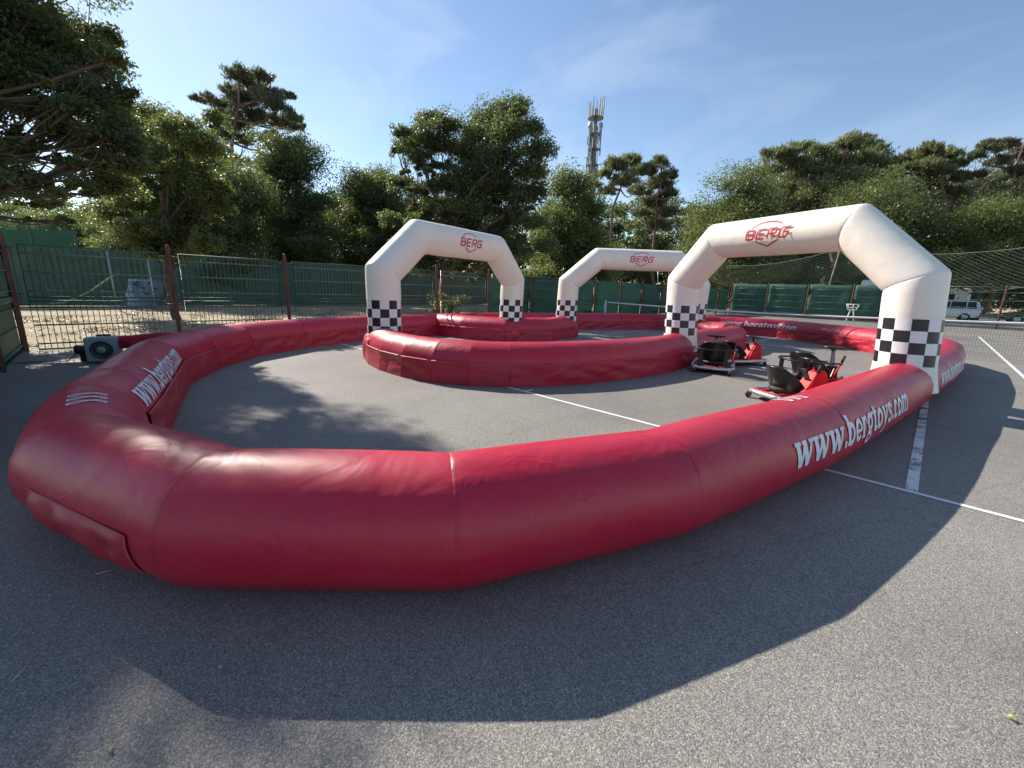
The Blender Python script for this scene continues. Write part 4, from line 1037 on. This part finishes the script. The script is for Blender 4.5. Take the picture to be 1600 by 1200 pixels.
def quads_obj(name, V, m, parent, loc):
    n = len(V)//4; me = bpy.data.meshes.new(name); me.vertices.add(len(V)); me.vertices.foreach_set('co', (V-np.array(loc)).astype(np.float32).ravel())
    me.loops.add(4*n); me.loops.foreach_set('vertex_index', np.arange(4*n, dtype=np.int32)); me.polygons.add(n)
    me.polygons.foreach_set('loop_start', np.arange(0, 4*n, 4, dtype=np.int32)); me.polygons.foreach_set('loop_total', np.full(n, 4, dtype=np.int32))
    me.update(calc_edges=True); me.materials.append(m); o = bpy.data.objects.new(name, me); COL.objects.link(o); o.parent = parent; return o
def limb(mb, a, b, r0, r1, rng, n=6, bend=.12):
    a = np.array(a, float); b = np.array(b, float); Ln = np.linalg.norm(b-a); P = []; R_ = []
    o = rng.normal(size=3)*Ln*bend
    for k in range(n+1):
        t = k/n; P.append(a+(b-a)*t+o*math.sin(PI*t)+rng.normal(size=3)*Ln*.012+np.array([0, 0, -.10*Ln*math.sin(PI*t)])); R_.append(r0+(r1-r0)*t)
    mb.tube(P, R_, 7, cap=False); return P
def tree(name, label, base, clumps, m, kind='oak', nleaf=26000, size=.16, trunk_r=.25, fork=.45, seed=0, bark=None, sub=None, cat='tree', group=None, straight=False, lean=(0, 0)):
    """clumps: list of (centre, radii)"""
    rng = np.random.default_rng(seed); bark = bark or (BARKP if kind == 'pine' else BARK)
    rt = empty(name, (base[0], base[1], 0), label, cat, group); loc = np.array([base[0], base[1], 0])
    tops = max(c[0][2]+c[1][2]*.3 for c in clumps); low = min(c[0][2] for c in clumps)
    cen = np.mean([c[0] for c in clumps], axis=0)
    zf = low*fork+tops*(1-fork) if straight else max(.8, low*.35+tops*.45)
    if straight: ft = np.array([base[0]*.35+cen[0]*.65, base[1]*.35+cen[1]*.65, tops*.96])
    else: ft = np.array([base[0]*.6+cen[0]*.4, base[1]*.6+cen[1]*.4, zf])
    mb = MB(); P = limb(mb, (base[0], base[1], -.1), ft, trunk_r, trunk_r*(.25 if straight else .7), rng, 12, .03)
    mb.build('trunk', bark, rt, smooth=True)
    lm = MB(); tuft = []
    for C, Rr in clumps:
        if straight:
            zz = max(.3*tops, C[2]-.25*np.linalg.norm(np.array(C[:2])-ft[:2])-.3); k = min(range(len(P)), key=lambda q: abs(P[q][2]-zz)); st = P[k]; r0 = trunk_r*.32
        else: st = P[rng.integers(6, 13)]; r0 = trunk_r*.26
        Q = limb(lm, st, np.array(C)+np.array([0, 0, -.1*Rr[2]]), r0, .02, rng, 6, .07)
        if kind != 'pine':
            for k in (3, 4, 5, 6):
                tuft.append(leaf_arrays(rng, Q[k], np.array(Rr)*.42, max(30, int(nleaf*.0045)), size, kind, 8, .25))
        for k in range(7 if kind == 'pine' else 5):
            d = rng.normal(size=3); d /= np.linalg.norm(d); d[2] = abs(d[2])*.8
            limb(lm, Q[rng.integers(3, 7)], np.array(C)+d*np.array(Rr)*.75, .020+.006*r0, .006, rng, 4, .06)
    setp(lm.build('limbs', bark, rt, smooth=True), kind='stuff')
    vol = np.array([(c[1][0]*c[1][1]*c[1][2])**(2/3) for c in clumps]); share = vol/vol.sum(); A = []
    for (C, Rr), s_ in zip(clumps, share):
        n = max(60, int(nleaf*s_)); A.append(leaf_arrays(rng, C, Rr, n, size, kind, sub or max(12, int(n/(60 if kind != 'pine' else 32))), .22 if kind != 'pine' else .3))
    setp(quads_obj('crown', np.concatenate(A+tuft), m, rt, loc), kind='stuff')
    return rt
def pc(L_, D, dj=.06, flat=1.0, seed=0, depth=1.0):
    """clumps from photo pixels (x,y,r) placed round depth D"""
    rg = random.Random(seed); out = []
    for q in L_:
        x, y, r = q[:3]; d = D*(1+rg.uniform(-dj, dj)); c = at(x, y, d); R_ = 1.22*r*d/F_PX; out.append((tuple(c), (R_, R_*depth, R_*max(flat, .74))))
    return out
def blob(x0, x1, yt, yb, D, n, seed, r=(.16, .28), flat=.8, dj=.05, dome=1.0):
    """clumps filling a dome-shaped crown between picture columns"""
    rg = random.Random(seed); L_ = []; w = x1-x0; h = yb-yt
    while len(L_) < n:
        u = rg.uniform(-1, 1); v = rg.uniform(0, 1); rr0 = rg.uniform(*r)*min(w, h*1.3)
        edge = 1-abs(u)**2.2*dome
        if v > edge*1.0: continue
        L_.append((x0+w*.5+u*(w*.5-rr0*.5), max(yb-h*v, yt+rr0*.6), rr0))
    return pc(L_, D, dj, flat, seed)
def basepx(x, D):
    q = at(x, 470, D); return (q[0], q[1])

# near canopy at the left edge
tree('oak_tree', 'big overhanging oak at the upper left corner with bright sky gaps', (-10.2, -8.6),
     pc([(20, 40, 62), (95, 62, 52), (140, 110, 44), (60, 118, 50), (150, 165, 42), (-10, 150, 52), (60, 182, 34), (120, 215, 34), (-60, 60, 70), (-90, 180, 70), (165, 62, 22), (182, 205, 24), (0, 250, 30), (28, 290, 34), (-40, 300, 50), (70, 318, 22), (98, 344, 12), (150, 250, 30), (175, 295, 34), (120, 290, 18), (178, 92, 24), (196, 150, 20), (186, 188, 24), (205, 232, 26), (165, 215, 28), (200, 265, 28), (110, 170, 30), (30, 60, 40), (120, -50, 46), (60, -70, 70), (-40, -90, 70), (20, -150, 60)], 9.8, .12, .75, 1), OAKD, nleaf=125000, size=.10, trunk_r=.24, seed=1, sub=None)
tree('oak_tree', 'oak with sunlit yellow green leaves between the overhanging oak and the tall pine', basepx(268, 15.5),
     pc([(215, 190, 34), (250, 205, 34), (285, 215, 32), (320, 235, 30), (215, 245, 36), (260, 262, 38), (305, 280, 34), (335, 300, 26), (200, 300, 34), (240, 320, 34), (285, 330, 30), (225, 365, 26), (265, 372, 24), (210, 375, 22), (310, 345, 22), (190, 340, 26), (335, 190, 16), (345, 330, 18), (280, 400, 24), (235, 395, 22), (320, 385, 22)], 16, .10, .85, 2), OAKG, nleaf=95000, size=.12, trunk_r=.15, seed=2)
tree('pine_tree', 'tall thin pine standing high above the left trees', basepx(398, 38),
     pc([(372, 118, 18), (392, 132, 20), (410, 122, 15), (362, 145, 16), (385, 160, 22), (415, 150, 20), (432, 168, 18), (350, 168, 16), (372, 200, 16), (430, 235, 12), (360, 272, 14), (412, 262, 14), (392, 285, 18), (365, 305, 16), (432, 285, 12), (345, 295, 12), (345, 185, 12), (330, 158, 12), (308, 155, 9), (400, 185, 20), (440, 195, 18), (455, 185, 14), (468, 200, 11), (365, 190, 18), (350, 215, 17), (380, 220, 15), (425, 215, 14), (345, 245, 12), (375, 250, 11), (450, 150, 10)], 38, .08, .6, 3), PINED, 'pine', nleaf=30000, size=.40, trunk_r=.30, seed=3, straight=True)
tree('holm_oak_tree', 'broad dark evergreen right beside the tall pine', basepx(450, 32),
     blob(372, 532, 212, 430, 32, 34, 4), OAKD, nleaf=80000, size=.19, trunk_r=.3, seed=4)
tree('holm_oak_tree', 'dark evergreen filling the gap left of the large middle oak', basepx(585, 36),
     blob(518, 655, 265, 430, 36, 26, 5), OAKD, nleaf=64000, size=.20, trunk_r=.3, seed=5)
tree('oak_tree', 'large rounded oak in the middle behind the left arch', (-14.0, 7.9),
     pc([(800, 178, 26), (765, 190, 28), (832, 205, 22), (790, 212, 32), (838, 240, 26), (745, 215, 28), (700, 200, 24), (672, 190, 20), (660, 215, 24), (640, 225, 22), (626, 210, 14), (690, 232, 30), (735, 245, 32), (780, 250, 34), (830, 275, 28), (655, 250, 20), (625, 238, 14), (735, 280, 34), (785, 295, 36), (820, 310, 26), (700, 290, 22), (750, 320, 36), (795, 340, 30), (715, 330, 28), (680, 325, 20), (730, 362, 30), (775, 372, 28), (660, 300, 18), (812, 178, 14), (845, 300, 16), (700, 360, 22), (655, 345, 18), (690, 372, 26), (640, 385, 22), (735, 398, 26), (800, 400, 26), (835, 350, 20), (770, 425, 22), (630, 290, 20), (655, 420, 24), (614, 345, 18), (850, 390, 20)], 20.5, .07, .85, 6), OAKD, nleaf=125000, size=.13, trunk_r=.36, seed=6)
tree('oak_tree', 'olive green spreading tree under the telecom mast', basepx(890, 30),
     blob(828, 965, 275, 455, 30, 30, 7, dome=.7), OAKG, nleaf=64000, size=.18, trunk_r=.3, seed=7)
tree('pine_tree', 'pine with bare dark trunk right of the telecom mast', basepx(968, 52),
     pc([(962, 262, 18), (985, 255, 17), (945, 272, 12), (1000, 270, 14), (975, 285, 18), (950, 300, 12), (995, 300, 13), (930, 290, 8)], 52, .04, .6, 8), PINEL, 'pine', nleaf=9500, size=.50, trunk_r=.3, seed=8, straight=True)
tree('pine_tree', 'pine with twin trunks just right of the bare trunked pine', basepx(1022, 54),
     pc([(1028, 258, 15), (1012, 268, 14), (1042, 275, 14), (1030, 292, 20), (1005, 300, 14), (1048, 305, 14), (1020, 320, 18), (1045, 335, 16), (1000, 335, 14), (1028, 355, 16)], 54, .04, .7, 9), PINED, 'pine', nleaf=12500, size=.50, trunk_r=.3, seed=9, straight=True)
tree('pine_tree', 'small dark pine in the dip left of the light green trees', basepx(1088, 58),
     blob(1052, 1125, 288, 400, 58, 14, 10), PINED, 'pine', nleaf=15000, size=.5, trunk_r=.25, seed=10)
tree('holm_oak_tree', 'dense rounded light green tree behind the top left corner of the largest arch', basepx(1150, 40),
     blob(1068, 1248, 262, 440, 40, 36, 11, dome=.85), OAKG, nleaf=76000, size=.22, trunk_r=.35, seed=11)
tree('pine_tree', 'broad spreading pine above the beam of the largest arch', basepx(1290, 50),
     pc([(1215, 245, 22), (1250, 235, 20), (1238, 262, 22), (1285, 240, 20), (1200, 268, 16), (1275, 268, 24), (1320, 230, 20), (1345, 222, 16), (1365, 235, 18), (1305, 258, 24), (1345, 255, 24), (1380, 258, 18), (1320, 285, 26), (1360, 285, 22), (1280, 300, 26), (1240, 295, 26), (1395, 275, 14), (1380, 305, 18)], 50, .05, .6, 12), PINEL, 'pine', nleaf=30000, size=.5, trunk_r=.38, seed=12, straight=True)
tree('pine_tree', 'flat topped pine just left of the sparse pale pine', basepx(1436, 46),
     pc([(1450, 240, 18), (1425, 250, 18), (1475, 245, 16), (1495, 258, 14), (1440, 265, 20), (1410, 268, 14), (1470, 270, 18), (1500, 280, 14), (1450, 292, 18), (1415, 298, 16), (1490, 305, 16)], 46, .05, .5, 13), PINEL, 'pine', nleaf=18000, size=.45, trunk_r=.34, seed=13, straight=True)
tree('pine_tree', 'sparse pale pine with a leaning light trunk at the right picture edge', basepx(1545, 42),
     pc([(1545, 232, 14), (1570, 228, 14), (1525, 245, 12), (1590, 245, 16), (1560, 255, 14), (1600, 270, 18), (1610, 235, 16), (1530, 275, 10), (1570, 290, 14), (1625, 262, 20), (1590, 310, 14)], 42, .05, .5, 14), PINED, 'pine', nleaf=13000, size=.42, trunk_r=.28, seed=14, straight=True)
tree('oak_tree', 'bushy mid green tree directly behind the right shoulder of the largest arch', basepx(1395, 38),
     blob(1290, 1470, 292, 450, 38, 30, 15, dome=.5), OAKD, nleaf=44000, size=.21, trunk_r=.3, seed=15)
tree('oak_tree', 'low sunlit green tree above the parked cars at the right', basepx(1530, 36),
     blob(1440, 1640, 318, 455, 36, 30, 16, dome=.5), OAKG, nleaf=46000, size=.20, trunk_r=.3, seed=16)
tree('pine_tree', 'dark pine filling behind the broad spreading pine', basepx(1300, 60),
     blob(1175, 1425, 262, 420, 60, 40, 18, dome=.4), PINED, 'pine', nleaf=46000, size=.55, trunk_r=.35, seed=18)
tree('pine_tree', 'dark pine between the flat topped pine and the right picture edge', basepx(1520, 56),
     blob(1405, 1660, 268, 420, 56, 40, 19, dome=.4), PINED, 'pine', nleaf=46000, size=.52, trunk_r=.35, seed=19)
tree('oak_tree', 'dark oak filling behind the sunlit oak left of the tall pine', basepx(235, 27),
     blob(165, 420, 225, 440, 27, 54, 20, dome=.35, r=(.11, .18)), OAKD, nleaf=90000, size=.17, trunk_r=.3, seed=20)
tree('oak_tree', 'dark oak closing the gap between the left evergreens and the middle oak', basepx(610, 40),
     blob(480, 700, 300, 440, 40, 30, 21, dome=.3), OAKD, nleaf=56000, size=.22, trunk_r=.3, seed=21)
# trees standing outside the picture to the left: their shade falls on the court
tree('oak_tree', 'oak outside the left picture edge shading the near tarmac', (-8.6, -9.2),
     [((x_-1.25, y_-.95, z_), r_) for (x_, y_, z_), r_ in [((-8.1, -5.6, 7.8), (1.2, 1.1, .9)), ((-7.1, -5.0, 7.0), (.8, .7, .6)), ((-8.9, -4.7, 8.3), (1.2, 1.1, .9)), ((-6.8, -6.6, 7.2), (1.2, 1.1, .8)), ((-7.6, -7.6, 7.6), (1.5, 1.4, 1.0)), ((-9.6, -6.6, 7.6), (1.5, 1.4, 1.0)), ((-8.6, -5.6, 6.6), (1.1, 1.0, .7)), ((-5.2, -7.4, 6.4), (1.2, 1.2, .8)), ((-9.4, -8.6, 6.4), (1.4, 1.4, .9))]], OAKD, nleaf=42000, size=.14, trunk_r=.26, seed=17)

# the wood behind everything, too far and dense to tell trees apart
rng = np.random.default_rng(77); A = []; base_ = []
for k in range(150):
    x = -260+2120*k/149+rng.uniform(-8, 8); D = rng.uniform(60, 72); yt = 334+rng.uniform(-22, 18)
    for j in range(5):
        q = at(x+rng.uniform(-10, 10), yt+27*j+8, D); R_ = rng.uniform(1.7, 2.6); A.append(leaf_arrays(rng, q, (R_*1.1, R_*1.1, R_), 480, .52, 'oak', 12, .3))
wood = quads_obj('distant_wood', np.concatenate(A), OAKD, None, (0, 0, 0)); setp(wood, 'dark continuous mass of distant woodland behind the separate trees', 'wood', kind='stuff')
# understory hedge along the wall, left half
A = []
for k in range(70):
    x = -60+760*k/69+rng.uniform(-6, 6); D = rng.uniform(36, 46)
    for j in range(4):
        q = at(x, 352+19*j+rng.uniform(-12, 8), D); A.append(leaf_arrays(rng, q, (1.5, 1.5, 1.2), 420, .26, 'oak', 10, .3))
hd = quads_obj('undergrowth', np.concatenate(A), OAKD, None, (0, 0, 0)); setp(hd, 'dark leafy undergrowth rising just behind the green corrugated wall', 'undergrowth', kind='stuff')

A = []
for k in range(90):
    x = 860+900*k/89+rng.uniform(-6, 6); D = rng.uniform(58, 66)
    for j in range(5):
        q = at(x, 398+19*j+rng.uniform(-8, 8), D); A.append(leaf_arrays(rng, q, (2.1, 2.1, 1.7), 330, .40, 'oak', 10, .3))
hd = quads_obj('undergrowth', np.concatenate(A), OAKD, None, (0, 0, 0)); setp(hd, 'dark leafy undergrowth behind the parked cars and the far fence', 'undergrowth', kind='stuff')
# small bushes and weeds behind the fence
def bush(x, y, h, r, m, label, seed, n=1500, size=.09):
    rg = np.random.default_rng(seed); e = empty('bush', (x, y, 0), label, 'bush'); A = []; mb = MB()
    for k in range(9):
        a = rg.uniform(0, 2*PI); t = np.array([x+r*.8*math.cos(a)*rg.uniform(.2, 1), y+r*.8*math.sin(a)*rg.uniform(.2, 1), h*rg.uniform(.45, 1)])
        limb(mb, (x, y, 0), t, .014, .005, rg, 5, .1); A.append(leaf_arrays(rg, t, (r*.38, r*.38, h*.22), n//9, size, 'oak', 8, .2))
    setp(mb.build('stems', BARK, e, smooth=True), kind='stuff'); setp(quads_obj('foliage', np.concatenate(A), m, e, (x, y, 0)), kind='stuff')
q = (-9.3, 5.6); bush(q[0], q[1], 1.15, .75, OAKG, 'leafy bush behind the fence at the foot of the large middle oak', 31, 2600)
q = (-9.0, 4.7); bush(q[0], q[1], 1.2, .35, OAKG, 'thin pale shrub left of the leafy bush behind the fence', 32, 700, .07)
q = (-9.0, 7.6); bush(q[0], q[1], .8, .5, OAKG, 'low weedy bush behind the brown post right of the middle oak', 33, 1100)
q = (-7.7, 12.6); bush(q[0], q[1], .55, .35, OAKG, 'tiny green weed growing at the fence by the farthest arch', 34, 500)
# weeds and litter on the sandy strip
rng = np.random.default_rng(5); A = []
for k in range(420):
    x = rng.uniform(-20, -8.5); y = rng.uniform(-8, 24); A.append(leaf_arrays(rng, (x, y, .0), (.7, .7, .015), 34, .075, 'oak', 20, .1))
setp(quads_obj('leaf_litter', np.concatenate(A), leafmat('dry_leaves', (.16, .11, .06), (.55, .46, .32), (.1, .08, .02), .1), None, (0, 0, 0)), 'scattered dry leaves and weeds over the sandy strip behind the fence', 'leaf litter', kind='stuff')

# scraps on the tarmac
DRY = mat('dry_leaf', (.50, .42, .24), .7); DRG = mat('yellow_green_leaf', (.36, .40, .08), .6)
def gnd(x, y):
    d = (x-800)/F_PX*_r2+(y-600)/F_PX*_d2+_fw; t = -CAM[2]/d[2]; return CAM+t*d
def scrap(x, y, s, m, label, ang):
    q = gnd(x, y); V = []; nn = 10
    for k in range(nn):
        a = 2*PI*k/nn; r = s*(1 if k % 2 else .62); V.append((q[0]+r*math.cos(a+ang), q[1]+.6*r*math.sin(a+ang), .006+.010*abs(math.cos(a))))
    V.append((q[0], q[1], .010)); F = [(k, (k+1) % nn, nn) for k in range(nn)]
    o = mesh('fallen_leaf', V, F, m, None, smooth=False); md = o.modifiers.new('t', 'SOLIDIFY'); md.thickness = .0015
    return setp(o, label, 'leaf', 'fallen leaves on the tarmac')
scrap(174, 1172, .013, DRY, 'curled cream coloured leaf on sunlit tarmac at the lower left', .5)
scrap(1578, 1124, .016, DRG, 'yellow green leaf on the tarmac at the lower right edge', 1.2)
scrap(1592, 614, .035, DRY, 'small tan leaf near the right edge beyond the shadow', 2)
scrap(75, 594, .03, DRY, 'small pale leaf on the shaded tarmac beside the grey blower', 0)
scrap(345, 1045, .012, mat('pale_scrap', (.4, .4, .38), .6), 'pale grey scrap in the shadow of the front tube', 1)
tw = MB(); a = gnd(18, 1067); b = gnd(47, 1037); tw.tube([a+np.array([0, 0, .004]), (a+b)/2+np.array([.008, .004, .012]), b+np.array([0, 0, .004])], .0018, 5)
setp(tw.build('twig', DRY, None, smooth=True), 'bent pale twig on the tarmac at the left edge', 'twig')
tw = MB(); a = gnd(150, 898); b = gnd(174, 892); tw.tube([a+np.array([0, 0, .004]), b+np.array([0, 0, .006])], .0022, 5)
setp(tw.build('twig', DRY, None, smooth=True), 'straight pale twig on the tarmac below the deflation flap', 'twig')
rng = np.random.default_rng(9); V = []; F = []
for k in range(420):
    x = rng.uniform(-7, 6.5); y = rng.uniform(-5.2, 9); r = rng.uniform(.0015, .0045); n0 = len(V); h = r*.8
    V += [(x-r, y-r, .0), (x+r*.8, y-r, 0), (x+r, y+r, 0), (x-r, y+r*.7, 0), (x, y, h+.001)]; F += [(n0, n0+1, n0+4), (n0+1, n0+2, n0+4), (n0+2, n0+3, n0+4), (n0+3, n0, n0+4)]
setp(mesh('grit', V, F, mat('pale_grit', (.5, .48, .44), .8), None, smooth=False), 'tiny pale grit scattered over the tarmac', 'grit', kind='stuff')
